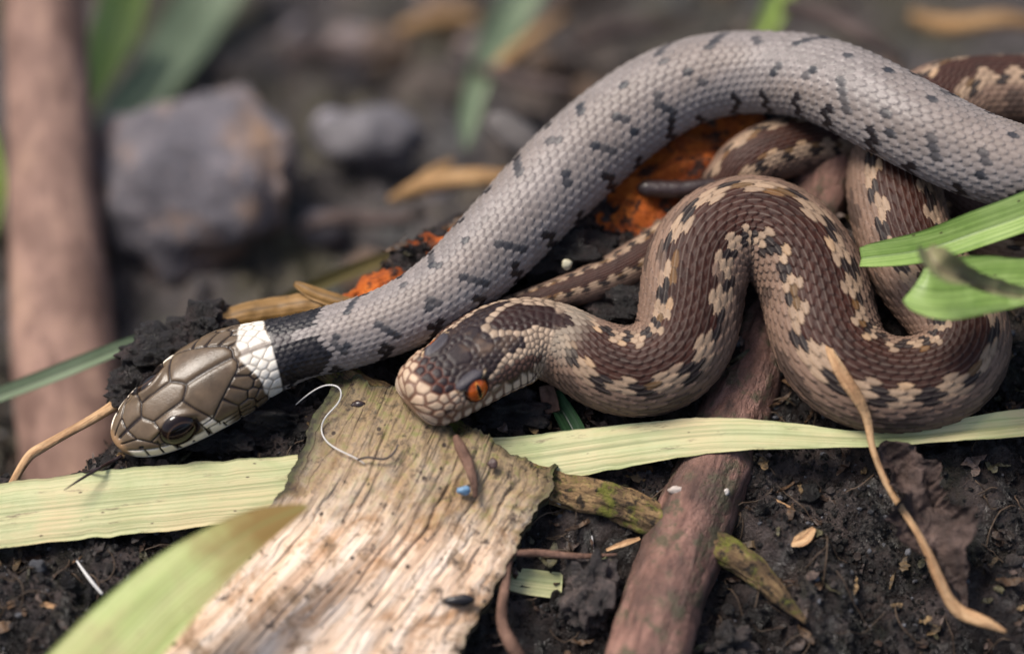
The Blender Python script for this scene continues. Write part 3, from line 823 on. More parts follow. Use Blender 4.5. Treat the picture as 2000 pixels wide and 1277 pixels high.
gw = np.where(lab & (a < 0.8), 0.030, np.where((a < 0.30) | lab, 0.019, 0.012)); gcol = np.where(((a < 0.40) | (lab & (a < 0.9)))[..., None], rust, lin(62, 50, 46, K))
m_ = smooth(gw, gw * 0.35, dc) * np.where((a < 0.30) | lab, 0.80, 0.70)
HC = HC * (1 - m_)[..., None] + gcol * m_[..., None]
mouth = poly_segs([[(0.02, 1.16), (0.2, 1.22), (1.2, 1.20), (1.45, 1.08)]])
dm = seg_dist(a, b, wl, mouth)
HC = mixc(HC, smooth(0.02, 0.008, dm), lin(70, 40, 32, K))
HC = mixc(HC, smooth(1.22, 1.3, ab), lin(150, 120, 96, K))
AE = (0.55, 0.76)
de = np.hypot(a - AE[0], (ab - AE[1]) * 1.57 * wl)
HC = mixc(HC, smooth(0.145, 0.115, de), lin(50, 32, 26, K))
nos = np.hypot(a - 0.20, (ab - 0.86) * 1.57 * wl)
HC = mixc(HC, smooth(0.06, 0.03, nos) * 0.8, lin(90, 58, 40, K))
hdisp = 0.009 * smooth(0.0, 0.03, dc) - 0.010 * smooth(0.02, 0.004, dm) - 0.03 * smooth(0.04, 0.015, nos)
hdisp = hdisp - 0.03 * smooth(0.17, 0.11, de)
brow = np.exp(-((a - 0.55) / 0.17) ** 4) * np.exp(-((ab - 0.50) / 0.10) ** 2)
hdisp = hdisp + 0.034 * brow
f = smooth(1.58, 1.72, a)
C = HC * (1 - f)[..., None] + C * f[..., None]
disp = hdisp * (1 - f) + disp * f
V = finish(g, disp)
adder = tag(empty('adder', w3(cc(1500, 600, 0.7))), 'brown adder with dark zigzag back and orange slit eye, coiled in tight loops', 'snake')
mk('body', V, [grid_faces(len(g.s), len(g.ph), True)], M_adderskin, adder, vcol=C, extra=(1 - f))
def eye_ad(lx, ly, th):
    r = np.sin(np.minimum(th, np.pi / 2))
    n = fbm(np.stack([lx * 6, ly * 6, 0 * lx], -1), 1.0, 3, seed=2)
    c = np.ones(lx.shape + (3,)) * lin(205, 96, 34, K) * (1 + 0.35 * n)[..., None]
    c = mixc(c, smooth(0.1, -0.6, ly) * 0.5, lin(130, 58, 24, K))
    c = mixc(c, smooth(0.66, 0.82, r), lin(60, 30, 18, K))
    sl = (lx / 0.15) ** 2 + (ly / 0.60) ** 2
    c = mixc(c, smooth(1.7, 1.2, sl), lin(240, 160, 74, K))
    c = mixc(c, smooth(1.1, 0.9, sl), lin(8, 6, 6, K))
    return c
for sg in (-1, 1):
    eyeball('eye', g, AE[0], sg * AE[1] * np.pi / 2, 0.145 if sg < 0 else 0.12, adder, M_eye, eye_ad, 0.10, 0.55 if sg < 0 else 0.0, 0.03 if sg < 0 else 0.085, 0.095)
AD = g

# ------------------------------------------------------------------ plant litter and wood
# broken slab of weathered wood the adder rests its chin on
def wood_slab():
    b = MB('weathered_wood', 0.72, 0.25)
    uvg = b.coord('UV', (0.8, 4.2, 1)); uvf = b.coord('UV', (0.9, 26, 1)); uvb = b.coord('UV', (1, 1.6, 1)); ob = b.coord('Object', (100, 100, 100))
    g1 = b.noise(uvg, 1.2, 6, 0.65, 0.5); g2 = b.noise(uvf, 1.0, 4, 0.6, 0.2); big = b.noise(uvb, 1.3, 6, 0.7, 0.8); mid = b.noise(ob, 3.2, 6, 0.7); fine = b.noise(ob, 11, 5, 0.7)
    c = b.ramp(g1, [(0.30, lin(204, 166, 136, K)), (0.48, lin(234, 205, 178, K)), (0.66, lin(250, 232, 214, K))])
    c = b.mix(b.ramp(g2, [(0.34, 0.30), (0.44, 0)]), c, lin(150, 112, 80, K))
    c = b.mix(b.ramp(big, [(0.50, 0), (0.62, 0.8)]), c, lin(176, 130, 88, K))
    c = b.mix(b.ramp(mid, [(0.54, 0), (0.63, 0.75)]), c, lin(146, 116, 84, K))
    f = b.attr('Mask', 'Fac')          # 0 at the broken upper end
    end = b.ramp(b.math('ADD', f, b.math('MULTIPLY', b.math('SUBTRACT', mid, 0.5), 0.55)), [(0.08, 1.0), (0.26, 0.6), (0.42, 0.0)])
    c = b.mix(b.math('MULTIPLY', end, 0.9), c, b.ramp(fine, [(0.35, lin(62, 56, 34, K)), (0.5, lin(146, 122, 88, K)), (0.66, lin(116, 118, 52, K))]))
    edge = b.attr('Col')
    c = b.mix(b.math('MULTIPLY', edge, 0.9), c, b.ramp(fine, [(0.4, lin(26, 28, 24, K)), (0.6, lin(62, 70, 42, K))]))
    c = b.mix(b.ramp(b.noise(ob, 6, 6, 0.75), [(0.57, 0), (0.64, 0.85)]), c, lin(62, 48, 42, K))
    sp = b.voro(ob, 5.0); c = b.mix(b.ramp(sp, [(0.09, 0.9), (0.14, 0)]), c, lin(48, 36, 32, K))
    crack = b.noise(b.coord('UV', (0.55, 9, 1)), 0.7, 2, 0.4)
    crk = b.ramp(crack, [(0.490, 0), (0.497, 1), (0.505, 1), (0.512, 0)])
    c = b.mix(b.math('MULTIPLY', crk, 0.35), c, lin(66, 44, 34, K))
    b.base(c)
    h = b.math('SUBTRACT', b.math('ADD', b.math('MULTIPLY', g1, 1.0), b.math('ADD', b.math('MULTIPLY', g2, 0.6), b.math('MULTIPLY', fine, 0.5))), b.math('MULTIPLY', crk, 0.4))
    b.bump(h, 0.55, 0.0005)
    # outline: left and right edge rows from the broken top end downwards
    Lp = [(652, 748), (610, 830), (560, 930), (520, 1000), (430, 1100), (330, 1200), (240, 1290), (60, 1470), (-60, 1590)]
    Rp = [(1084, 905), (1070, 960), (1036, 1020), (1002, 1082), (955, 1160), (915, 1225), (885, 1285), (790, 1470), (730, 1590)]
    nt, nc = 200, 230
    tt = np.linspace(0, 1, nt)
    def edge_pts(Q):
        Q = np.array(Q, float); k = np.linspace(0, 1, len(Q)); return np.stack([np.interp(tt, k, Q[:, 0]), np.interp(tt, k, Q[:, 1])], -1)
    Le, Re = edge_pts(Lp), edge_pts(Rp)
    w = np.linspace(0, 1, nc)[None, :, None]
    XY = Le[:, None] * (1 - w) + Re[:, None] * w
    # jagged broken end: bulge and teeth along the fibres
    wl_ = w[0, :, 0]
    prof = np.interp(wl_, [0, .08, .25, .4, .55, .7, .8, .9, 1.0], [6, 22, 40, 22, 8, 2, -6, -12, -4])
    teeth = 12 * fbm(np.stack([wl_ * 14, 0 * wl_, 0 * wl_], -1), 1.0, 4, 0.65, 71)
    gdir = unit(Le[:, None] * 0 + (XY[2] - XY[0]))
    fall = np.exp(-tt * 14)[:, None, None]
    XY = XY - gdir * ((prof + teeth)[None, :, None] * fall)
    side = 7 * fbm(np.stack([tt * 30, 0 * tt, 0 * tt], -1), 1.0, 4, 0.6, 19)[:, None]
    XY[..., 0] += side * ((1 - wl_[None]) ** 6 - wl_[None] ** 6)
    d = plane(XY[..., 1], 0.13)
    W_ = wl_[None] + 0 * d
    d = d - 0.16 * (1 - (2 * W_ - 1) ** 2) + 0.05
    d = d + 0.10 * np.exp(-((tt[:, None]) / 0.02) ** 2)
    fx = np.stack([W_ * 24, tt[:, None] * 7 + 0 * W_, 0 * W_], -1); fx2 = np.stack([W_ * 70, tt[:, None] * 12 + 0 * W_, 0 * W_], -1); fx3 = np.stack([W_ * 9, tt[:, None] * 9 + 0 * W_, 0 * W_], -1)
    d = d - 0.012 * fbm(fx, 1.0, 4, 0.6, 4) - 0.006 * fbm(fx2, 1.0, 3, 0.6, 14) - 0.035 * fbm(fx3 * 0.5, 1.0, 4, 0.5, 24)
    rsl = np.random.RandomState(3)
    for w0, t0, t1, dep in [(0.30, 0.06, 0.42, .05), (0.44, 0.10, 0.36, .04), (0.62, 0.16, 0.62, .06), (0.74, 0.04, 0.30, .05), (0.86, 0.10, 0.5, .04), (0.52, 0.3, 0.7, .05), (0.20, 0.2, 0.55, .04), (0.36, 0.4, 0.75, .05), (0.68, 0.02, 0.14, .06), (0.56, 0.0, 0.1, .05), (0.80, 0.3, 0.6, .03)]:
        wob = w0 + 0.012 * fbm(np.stack([tt * 9, 0 * tt + w0 * 50, 0 * tt], -1), 1.0, 3, seed=61)
        on = smooth(t0, t0 + 0.05, tt) * smooth(t1, t1 - 0.08, tt)
        d = d + 0.5 * dep * on[:, None] * np.exp(-((wl_[None] - wob[:, None]) / 0.0075) ** 2)
    topc = np.stack([(XY[..., 0] - 1000) * (D + d) / D / 200, (638.5 - XY[..., 1]) * (D + d) / D / 200, d], -1)
    thick = 0.26 + 0.05 * fbm(fx3, 0.8, 3, seed=33)
    botc = topc + np.stack([0 * d, -0.3 * thick, thick], -1)
    m = nt * nc; gf = grid_faces(nt, nc, False)
    loop = np.array([i * nc for i in range(nt)] + [(nt - 1) * nc + j for j in range(1, nc)] + [i * nc + nc - 1 for i in range(nt - 2, -1, -1)] + [j for j in range(nc - 2, 0, -1)])
    l2 = np.roll(loop, -1); rim = np.stack([loop, l2, l2 + m, loop + m], -1)
    V = np.concatenate([w3(topc).reshape(-1, 3), w3(botc).reshape(-1, 3)])
    u_ = np.repeat(tt[:, None] * 4.6, nc, 1); v_ = np.repeat(wl_[None] * 2.3, nt, 0)
    uv = np.stack([u_, v_], -1).reshape(-1, 2); uv = np.concatenate([uv, uv + [0, 0.2]])
    mask = np.concatenate([np.repeat(tt, nc)] * 2)
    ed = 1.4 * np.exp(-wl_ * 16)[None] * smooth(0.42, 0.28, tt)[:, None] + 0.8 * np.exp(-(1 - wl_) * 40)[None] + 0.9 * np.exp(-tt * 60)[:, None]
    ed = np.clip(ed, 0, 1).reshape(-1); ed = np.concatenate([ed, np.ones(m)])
    return mk('wood_slab', V, [gf[:, ::-1], gf + m, rim], b.m, uv=uv, extra=mask, vcol=np.repeat(ed[:, None], 3, 1))
tag(wood_slab(), 'pale weathered wood slab with broken mossy end under the adder snout', 'wood')

G_pale = mat_blade('pale_blade', lin(176, 186, 128, K), lin(206, 208, 156, K), lin(228, 208, 160, K), 40, 0.42, 0.8, 0.2, vein_dark=0.78)
G_fresh = mat_blade('fresh_blade', lin(112, 146, 66, K), lin(146, 176, 92, K), lin(172, 196, 120, K), 36, 0.36, 0.15, 0.25)
G_front = mat_blade('front_blade', lin(168, 184, 104, K), lin(192, 204, 126, K), lin(184, 172, 116, K), 30, 0.45, 0.12, 0.22, tip=(0.82, 1.15, lin(150, 122, 66, K)))
G_back = mat_blade('back_blade', lin(176, 206, 104, K), lin(196, 220, 122, K), lin(204, 224, 140, K), 30, 0.5, 0.1, 0.4)
G_blue = mat_blade('blue_blade', lin(100, 116, 92, K), lin(126, 142, 112, K), lin(142, 156, 128, K), 30, 0.5, 0.1, 0.25)
G_olive = mat_blade('olive_blade', lin(70, 66, 36, K), lin(96, 88, 50, K), lin(120, 104, 62, K), 30, 0.55, 0.3, 0.2)
G_straw = mat_blade('dry_strip', lin(110, 82, 42, K), lin(156, 118, 66, K), lin(186, 146, 92, K), 26, 0.55, 0.4, 0.15)

def twist(sf, t):       # the right end is folded along its midrib
    return -0.55 * smooth(0.80, 0.92, sf) * np.clip(t, 0, None) * 0 + 0.5 * smooth(0.80, 0.9, sf) * (np.abs(t) - 0.5)
tag(ribbon('strap_leaf', [(-170, 1028, -0.40, 72), (0, 1005, -0.36, 67), (280, 975, -0.30, 69), (550, 948, -0.22, 63), (800, 918, -0.16, 58), (1000, 900, -0.16, 53),
     (1200, 872, -0.17, 46), (1400, 849, -0.20, 37), (1550, 851, -0.26, 27), (1680, 857, -0.30, 17), (1790, 851, -0.30, 17), (1900, 838, -0.26, 24), (2000, 827, -0.2, 29), (2170, 802, -0.1, 32)],
     G_pale, fold=0.035, curl=-0.05, nseg=260, nac=21, fold_fn=twist, ragged=0.04, crumple=0.005), 'long pale yellow-green strap leaf running under the wood slab and over the reddish stick', 'leaf')
tag(ribbon('strap_leaf', [(-20, 1500, -2.3, 84), (195, 1290, -2.15, 88), (335, 1150, -2.0, 74), (440, 1068, -1.85, 54), (515, 1022, -1.7, 36), (600, 988, -1.55, 6)],
     G_front, fold=0.03, curl=-0.04, nseg=110, nac=17), 'blurred green leaf blade with brown tip lying across the wood slab', 'leaf')
tag(ribbon('strap_leaf', [(1682, 506, -0.30, 20), (1705, 503, -0.34, 25), (1800, 489, -0.42, 33), (1900, 457, -0.48, 38), (2000, 421, -0.5, 40), (2160, 350, -0.45, 43)],
     G_fresh, fold=0.10, nseg=100, nac=17), 'bright green leaf blade with blunt tip resting on the adder coil', 'leaf')
lf = empty('strap_leaf', w3(cc(1900, 560, -0.9)))
tag(lf, 'wide green leaf with shrivelled grey-brown tip, below the narrower green blade', 'leaf')
G_shriv = mat_blade('shrivelled', lin(134, 118, 92, K), lin(158, 150, 114, K), lin(160, 176, 118, K), 24, 0.6, 0.3, 0.2)
ribbon('blade', [(1786, 560, -0.95, 40), (1806, 566, -1.0, 58), (1850, 568, -0.98, 68), (1920, 560, -0.9, 62), (2000, 556, -0.85, 50), (2170, 560, -0.8, 46)], G_fresh, fold=0.02, curl=0.05, nseg=90, nac=17, crumple=0.02, parent=lf)
ribbon('shrivelled_tip', [(1808, 486, -1.5, 14), (1824, 514, -1.6, 30), (1858, 538, -1.55, 26), (1920, 560, -1.25, 18), (1990, 578, -1.1, 14), (2060, 586, -0.95, 12), (2170, 592, -0.85, 10)], G_shriv, curl=0.16, nseg=80, nac=13, crumple=0.06, parent=lf)

# sticks
W_stick = mat_wood('reddish_bark', lin(72, 56, 50, K), lin(138, 102, 90, K), lin(180, 138, 122, K), 0.8, 3.0, 0.5, lin(88, 84, 64, K), msc=3.4, bumpd=0.0012)
_s = [(1648, 270, 54, .66), (1612, 335, 62, .66), (1560, 480, 64, .80), (1492, 660, 67, .82), (1440, 800, 71, .74), (1402, 900, 74, .64), (1342, 1050, 77, .55), (1298, 1180, 80, .5), (1264, 1290, 83, .45), (1215, 1460, 86, .4)]
tag(tube('stick', [(x, y, plane(y, o), h) for x, y, h, o in _s], W_stick, 260, 56, 0.09, (1.3, 1.3)), 'thick reddish-brown stick running under the adder coil towards the soil', 'stick')
W_moss = mat_wood('mossy_bark', lin(58, 46, 36, K), lin(168, 134, 94, K), lin(212, 178, 124, K), 1.5, 9, 0.75, lin(126, 128, 50, K), spots=lin(30, 26, 24, K), msc=3.6, bumpd=0.0016)
_s = [(590, 690, 22, .42), (690, 752, 27, .38), (790, 800, 30, .40), (900, 860, 30, .44), (1080, 950, 31, .44), (1180, 975, 35, .42), (1270, 1010, 34, .46), (1380, 1058, 33, .46), (1470, 1112, 27, .42), (1525, 1165, 17, .40), (1576, 1217, 4, .40)]
tag(tube('twig', [(x, y, plane(y, o), h) for x, y, h, o in _s], W_moss, 220, 40, 0.24, (2.6, 1.6), 0.9), 'mossy yellow-green twig with pointed end, crossing under the thick stick', 'twig')
W_stem = mat_wood('pinkish_stem', lin(112, 86, 76, K), lin(158, 126, 112, K), lin(180, 146, 126, K), 0.5, 1.2, 0.75)
tag(tube('stick', [(105, -600, 5.6, 78), (88, -200, 5.0, 80), (88, 50, 4.6, 84), (100, 300, 4.25, 90), (118, 600, 3.7, 100), (140, 840, 3.2, 104), (160, 1080, 2.9, 104)], W_stem, 120, 36, 0.06, (0.5, 0.8)),
    'blurred upright pinkish-brown stem standing beside the lumpy stone', 'stem')

# dry stalk with a withered leaf, hanging across the adder and the pale strap leaf
wl0 = empty('withered_leaf', w3(cc(1780, 1000, -0.4)))
tag(wl0, 'withered dark brown leaf on a pale twisted stalk draped over the coil', 'dead leaf')
M_stalk = mat_wood('dry_stalk', lin(150, 110, 76, K), lin(206, 164, 120, K), lin(230, 196, 152, K), 1.0, 9, 0.6)
M_dead = mat_wood('dead_leaf', lin(44, 34, 31, K), lin(80, 64, 58, K), lin(116, 96, 88, K), 1.4, 3, 0.75)
tube('stalk', [(1598, 640, -0.36, 5), (1618, 680, -0.52, 7), (1642, 728, -0.62, 13), (1668, 768, -0.64, 14), (1692, 815, -0.6, 10), (1703, 868, -0.62, 8), (1730, 940, -0.66, 7), (1772, 1010, -0.76, 6.5), (1815, 1085, -0.86, 8), (1848, 1160, -0.92, 10), (1880, 1195, -0.9, 14), (1920, 1212, -0.95, 12), (1966, 1234, -0.98, 3)], M_stalk, 150, 14, 0.22, (2.2, 1.0), 0.7, parent=wl0)
ribbon('leaf', [(1728, 862, -0.46, 16), (1755, 905, -0.46, 42), (1792, 965, -0.50, 64), (1830, 1035, -0.60, 68), (1858, 1095, -0.70, 44), (1872, 1140, -0.7, 12), (1884, 1180, -0.82, 5)], M_dead, curl=0.22, nseg=130, nac=41, crumple=0.15, ragged=0.5, parent=wl0, thick=0.01)

# orange rotting wood behind the snakes
M_orange = mat_wood('orange_rot', lin(120, 52, 16, K), lin(186, 92, 26, K), lin(216, 122, 44, K), 2.0, 3.0, 0.8, spots=lin(34, 24, 20, K))
_o = [(650, 612, 10), (735, 560, 36), (830, 508, 50), (940, 470, 52), (1080, 428, 66), (1200, 378, 92), (1310, 335, 104), (1420, 285, 84), (1500, 240, 40)]
tag(ribbon('rotten_wood', [(x, y, plane(y, 0.50), h) for x, y, h in _o], M_orange, nseg=160, nac=41, crumple=0.10, ragged=0.4, thick=0.06, curl=-0.1), 'orange crumbling rotten wood with black flecks behind the grey snake', 'rotten wood')
M_dtw = mat_plain('dark_twig', lin(56, 40, 38, K), 0.4, 0.5)
tag(tube('twig', [(1246, 370, 0.86, 8), (1262, 368, 0.86, 16), (1310, 371, 0.86, 17), (1375, 364, 0.88, 15), (1430, 352, 0.95, 11)], M_dtw, 60, 18, 0.1, (2, 1)), 'short dark purplish twig lying on the orange rotten wood', 'twig')

# dry straws and blades around the head of the grass snake
tag(ribbon('dry_leaf', [(405, 632, 0.5, 14), (450, 615, 0.52, 24), (520, 600, 0.54, 27), (610, 590, 0.56, 24), (700, 592, 0.56, 22), (780, 590, 0.55, 10)], G_straw, curl=-0.08, nseg=70, nac=13, crumple=0.04), 'ochre dry leaf strip lying behind the neck of the grey snake', 'dead leaf')
tag(ribbon('dry_leaf', [(575, 552, 0.6, 5), (610, 568, 0.52, 14), (660, 585, 0.46, 16), (720, 604, 0.45, 12)], G_straw, curl=-0.06, nseg=40, nac=11, crumple=0.03), 'small brown dry leaf scrap overlapping the ochre strip', 'dead leaf')
tag(ribbon('grass_leaf', [(520, 602, 1.6, 8), (620, 560, 2.0, 14), (710, 524, 2.3, 15), (790, 496, 2.5, 10), (850, 480, 2.7, 3)], G_olive, fold=0.05, nseg=60, nac=11), 'dull olive grass blade sloping up towards the orange wood', 'grass blade')
tag(ribbon('grass_leaf', [(-120, 818, 1.5, 14), (0, 774, 1.4, 16), (110, 733, 1.3, 17), (210, 693, 1.15, 16), (300, 660, 0.95, 13), (380, 636, 0.8, 7)], G_blue, fold=0.06, nseg=80, nac=11), 'narrow grey-green grass blade crossing in front of the pinkish stem', 'grass blade')
tag(tube('straw', [(18, 955, -0.05, 7), (42, 912, 0.0, 8), (60, 888, 0.03, 9), (72, 880, 0.05, 10), (130, 847, 0.1, 9), (182, 818, 0.16, 10), (232, 786, 0.25, 12)], M_stalk, 70, 14, 0.12, (1.5, 1)), 'bent pale straw poking out beside the grey snake snout', 'straw')

# background litter in the hollow
for pts, mt, lb, kw in [
    ([(262, -140, 6.6, 30), (250, -20, 6.2, 44), (226, 70, 5.9, 46), (198, 150, 5.6, 28), (180, 215, 5.4, 4)], G_back, 'bright yellow-green blurred blade beside the upright stem', {}),
    ([(520, -160, 9.5, 40), (430, -30, 8.8, 58), (360, 80, 8.2, 60), (300, 180, 7.4, 44), (262, 260, 6.8, 16)], G_blue, 'broad bluish-green blurred blade above the lumpy stone', {}),
    ([(330, 120, 7.0, 20), (270, 190, 6.4, 40), (225, 260, 5.9, 40), (195, 330, 5.6, 12)], G_blue, 'dark green blurred blade between upright stem and lumpy stone', {}),
    ([(1090, -140, 8.0, 26), (1030, -20, 7.4, 40), (980, 70, 6.8, 36), (935, 160, 6.0, 26), (915, 240, 5.4, 20), (910, 290, 5.0, 6)], G_blue, 'pale bluish-green blurred blade bending down in the hollow behind', {}),
    ([(-30, 220, 5.2, 6), (-8, 330, 5.1, 14), (-4, 400, 5.0, 12), (-30, 500, 5.0, 5)], G_back, 'sliver of green blade behind the upright stem', {}),
    ([(1540, -60, 7.5, 14), (1515, 20, 7.2, 20), (1490, 70, 7.0, 16), (1470, 130, 6.8, 5)], G_back, 'small green blade tip showing above the grey snake arch', {}),
]:
    tag(ribbon('grass_leaf', pts, mt, fold=0.15, nseg=60, nac=11, **kw), lb, 'grass blade', 'blurred blades in the hollow')
W_bgs = mat_wood('bg_straw', lin(120, 92, 60, K), lin(170, 132, 88, K), lin(190, 154, 110, K), 0.8, 3, 0.7)
W_bgt = mat_wood('bg_twig', lin(50, 40, 38, K), lin(84, 70, 66, K), lin(116, 100, 94, K), 0.8, 3, 0.75)
for pts, mt, lb in [
    ([(760, 392, 3.7, 8), (820, 366, 3.6, 17), (900, 350, 3.4, 20), (990, 346, 3.2, 16), (1060, 338, 3.0, 10)], W_bgs, 'tan straw lying behind the grey snake body'),
    ([(790, 385, 3.9, 12), (835, 350, 4.0, 14), (880, 318, 4.2, 8)], W_bgs, 'short tan straw leaning on the longer straw'),
    ([(960, 145, 6.0, 10), (1000, 110, 6.3, 15), (1050, 70, 6.8, 14), (1100, 30, 7.2, 10)], W_bgs, 'tan twig sloping upward beside the bluish blade'),
    ([(930, 130, 6.0, 10), (990, 150, 5.8, 15), (1060, 168, 5.6, 13), (1120, 172, 5.4, 8)], W_bgt, 'dark twig crossing below the tan twig'),
    ([(780, 60, 7.6, 12), (860, 40, 7.8, 17), (930, 38, 8.0, 12)], W_bgs, 'faint tan straw far back in the hollow'),
    ([(1130, 90, 6.6, 12), (1200, 60, 7.0, 18), (1290, 50, 7.4, 16), (1380, 20, 7.8, 10)], W_bgt, 'grey-brown twig far behind the rise of the grey snake body'),
    ([(1780, 30, 6.0, 12), (1860, 52, 5.8, 18), (1950, 40, 5.6, 16), (2060, 60, 5.6, 12)], W_bgs, 'tan stem far behind the coil of the adder'),
    ([(560, 120, 7.4, 16), (620, 100, 7.6, 22), (700, 110, 7.6, 18), (760, 90, 7.8, 10)], W_bgt, 'dark root crossing the hollow above the flat grey pebble'),
    ([(600, 440, 4.6, 10), (680, 425, 4.4, 16), (760, 430, 4.2, 14), (830, 415, 4.0, 8)], W_bgt, 'greyish twig low in the hollow beside the lumpy stone'),
    ([(1530, 10, 5.2, 14), (1610, 34, 5.0, 18), (1690, 72, 4.8, 16), (1760, 118, 4.6, 12)], W_bgt, 'grey twig lying behind the grey snake arch'),
]:
    tag(tube('twig', pts, mt, 50, 16, 0.15, (1.2, 1.0)), lb, 'twig', 'blurred twigs in the hollow')

M_stone = mat_soil('stone_soil', lin(92, 88, 94, K), lin(138, 132, 138, K), lin(206, 164, 128, K), 0.6, 0.55, 0.62)
tag(blob('stone', cc(376, 366, 4.9), (1.32, 1.16, 1.0), M_stone, 5, 0.30, 0.9, 3, oct=5, ridged=0.25), 'big lumpy grey-brown stone beside the upright stem', 'stone')
tag(blob('dead_leaf', cc(1010, 268, 3.7), (0.36, 0.19, 0.08), mat_plain('grey_leaf', lin(104, 98, 96, K), 0.6), 3, 0.2, 1.5, 8, rot=-0.6), 'grey oval curled leaf lying behind the grey snake body', 'dead leaf')
tag(blob('pebble', cc(648, 242, 5.8), (0.22, 0.17, 0.2), mat_plain('pale_pebble', lin(150, 144, 152, K), 0.5), 3, 0.2, 1.5, 5), 'small pale bluish pebble in the hollow right of the lumpy stone', 'pebble')
tag(blob('pebble', cc(730, 270, 5.6), (0.66, 0.36, 0.4), mat_plain('grey_pebble', lin(112, 108, 112, K), 0.7), 4, 0.25, 1.2, 6), 'wide flat grey pebble beside the small pale one', 'pebble')
M_clod = mat_soil('clod_soil', lin(56, 48, 44, K), lin(98, 86, 78, K), lin(140, 120, 104, K), 0.7)
M_clod2 = mat_soil('clod_soil_warm', lin(78, 64, 52, K), lin(128, 104, 86, K), lin(176, 142, 116, K), 0.7)
rng = random.Random(5)
for k in range(95):
    px, py = rng.uniform(180, 2050), rng.uniform(-60, 560)
    # on the floor of the hollow: march along the line of sight to the ground
    lo = None
    for d in np.arange(1.5, 16, 0.1):
        p = w3(cc(px, py, d)).ravel()
        if p[2] < float(ground_z(p[0], p[1], False)): lo = d; break
    if lo is None or lo < 3.2: continue
    r = rng.choice([0.12, 0.16, 0.2, 0.28, 0.38])
    if 150 < px < 600 and 150 < py < 560: continue
    tag(blob('soil_clod', cc(px, py, lo - r * 0.2), (r * rng.uniform(.8, 1.5), r * rng.uniform(.7, 1.1), r), [M_clod, M_clod2, M_stone][k % 3], 3, 0.3, 1.2, 100 + k, rot=rng.uniform(-1, 1)),
        ('small ' if r < 0.18 else 'large ' if r > 0.3 else 'middling ') + ['dark brown', 'warm tan-brown', 'pale grey'][k % 3] + ' soil lump blurred on the hollow floor behind the snakes', 'soil clod', 'soil lumps in the hollow')

# dark wet clumps round the heads
M_peat = mat_soil('peat', lin(10, 8, 8, K), lin(36, 27, 25, K), lin(84, 66, 62, K), 0.16, 1.6, 0.68)
M_peat2 = mat_soil('damp_earth', lin(18, 16, 16, K), lin(62, 54, 52, K), lin(128, 112, 106, K), 0.16, 2.6, 0.66)
for (px, py, d, sx, sy, sd, seed, lb) in [
    (405, 640, 0.55, 0.30, 0.24, 0.3, 1, 'dark crumbly earth clump tucked behind the white collar'),
    (320, 690, 0.45, 0.42, 0.26, 0.3, 2, 'dark fibrous earth clump behind the olive snake head'),
    (265, 760, 0.35, 0.26, 0.22, 0.3, 3, 'small dark earth clump beyond the olive snake snout'),
    (560, 820, 0.35, 0.50, 0.26, 0.35, 4, 'wet dark earth clump beneath the neck of the grey snake'),
    (445, 850, 0.30, 0.42, 0.24, 0.3, 5, 'wet dark earth clump under the jaw of the grey snake'),
    (1000, 800, 0.30, 0.40, 0.20, 0.3, 6, 'dark wet earth clump under the adder jaw'),
    (1150, 1165, -0.47, 0.30, 0.40, 0.3, 7, 'dark earth clod lying between the slab and the thick stick'),
    (1425, 1258, -0.64, 0.22, 0.20, 0.2, 10, 'yellow-brown earth lump beside the thick stick'),
    (1110, 500, 0.80, 0.5, 0.3, 0.3, 12, 'dark earth clump between the grey snake and the orange wood'),
    (1230, 600, 0.60, 0.4, 0.25, 0.3, 13, 'dark earth clump under the thin adder tail')]:
    fore = py > 900
    tag(blob('earth_clump', cc(px, py, d + 0.05 * fore), (sx, sy, sd), M_peat2 if fore else M_peat, 5, 0.38 if fore else 0.45, 2.6 if fore else 1.8, 200 + seed, oct=6, ridged=0.5), lb, 'earth')

# small things on and around the slab
M_twl = mat_wood('little_twig', lin(84, 60, 48, K), lin(128, 96, 80, K), lin(150, 116, 98, K), 2, 5, 0.7)
tag(tube('twig', [(890, 852, -0.45, 6), (900, 875, -0.52, 10), (914, 905, -0.58, 10), (924, 940, -0.64, 8), (929, 972, -0.68, 4)], M_twl, 40, 14, 0.18, (2, 1)), 'small brown twig splinter stuck on top of the wood slab', 'twig')
tag(blob('chip', cc(906, 957, -0.66), (0.06, 0.042, 0.03), mat_plain('blue_chip', lin(120, 158, 190, K), 0.4), 3, 0.35, 1.5, 61), 'tiny pale blue chip on the wood slab beside the splinter', 'chip')
tag(blob('chip', cc(962, 905, -0.54), (0.055, 0.05, 0.03), mat_plain('brown_chip', lin(86, 64, 58, K), 0.5), 3, 0.35, 1.5, 62), 'tiny round brown flake near the broken end of the slab', 'chip')
tag(blob('seed', cc(898, 1172, -0.98), (0.15, 0.055, 0.05), mat_plain('black_seed', lin(34, 30, 32, K), 0.35), 3, 0.2, 1.5, 63), 'long black seed lying on the lower wood slab', 'seed')
tag(blob('seed', cc(700, 790, -0.18), (0.07, 0.04, 0.04), mat_plain('brown_seed', lin(66, 52, 48, K), 0.25, 0.6), 3, 0.25, 1.5, 64), 'shiny brown seed husk on the mossy end of the slab', 'seed')
M_hair = mat_plain('hair', lin(215, 212, 208, K), 0.3, 0.5, 0.1)
tag(tube('hair', [(578, 790, 0.05, 1.3), (605, 768, -0.1, 1.5), (640, 752, -0.22, 1.5), (664, 760, -0.28, 1.5), (662, 784, -0.3, 1.5), (638, 812, -0.3, 1.5), (628, 838, -0.3, 1.5), (645, 868, -0.42, 1.5), (690, 892, -0.52, 1.4), (712, 905, -0.55, 1)], M_hair, 120, 6), 'single curled white hair hanging over the corner of the slab', 'hair')
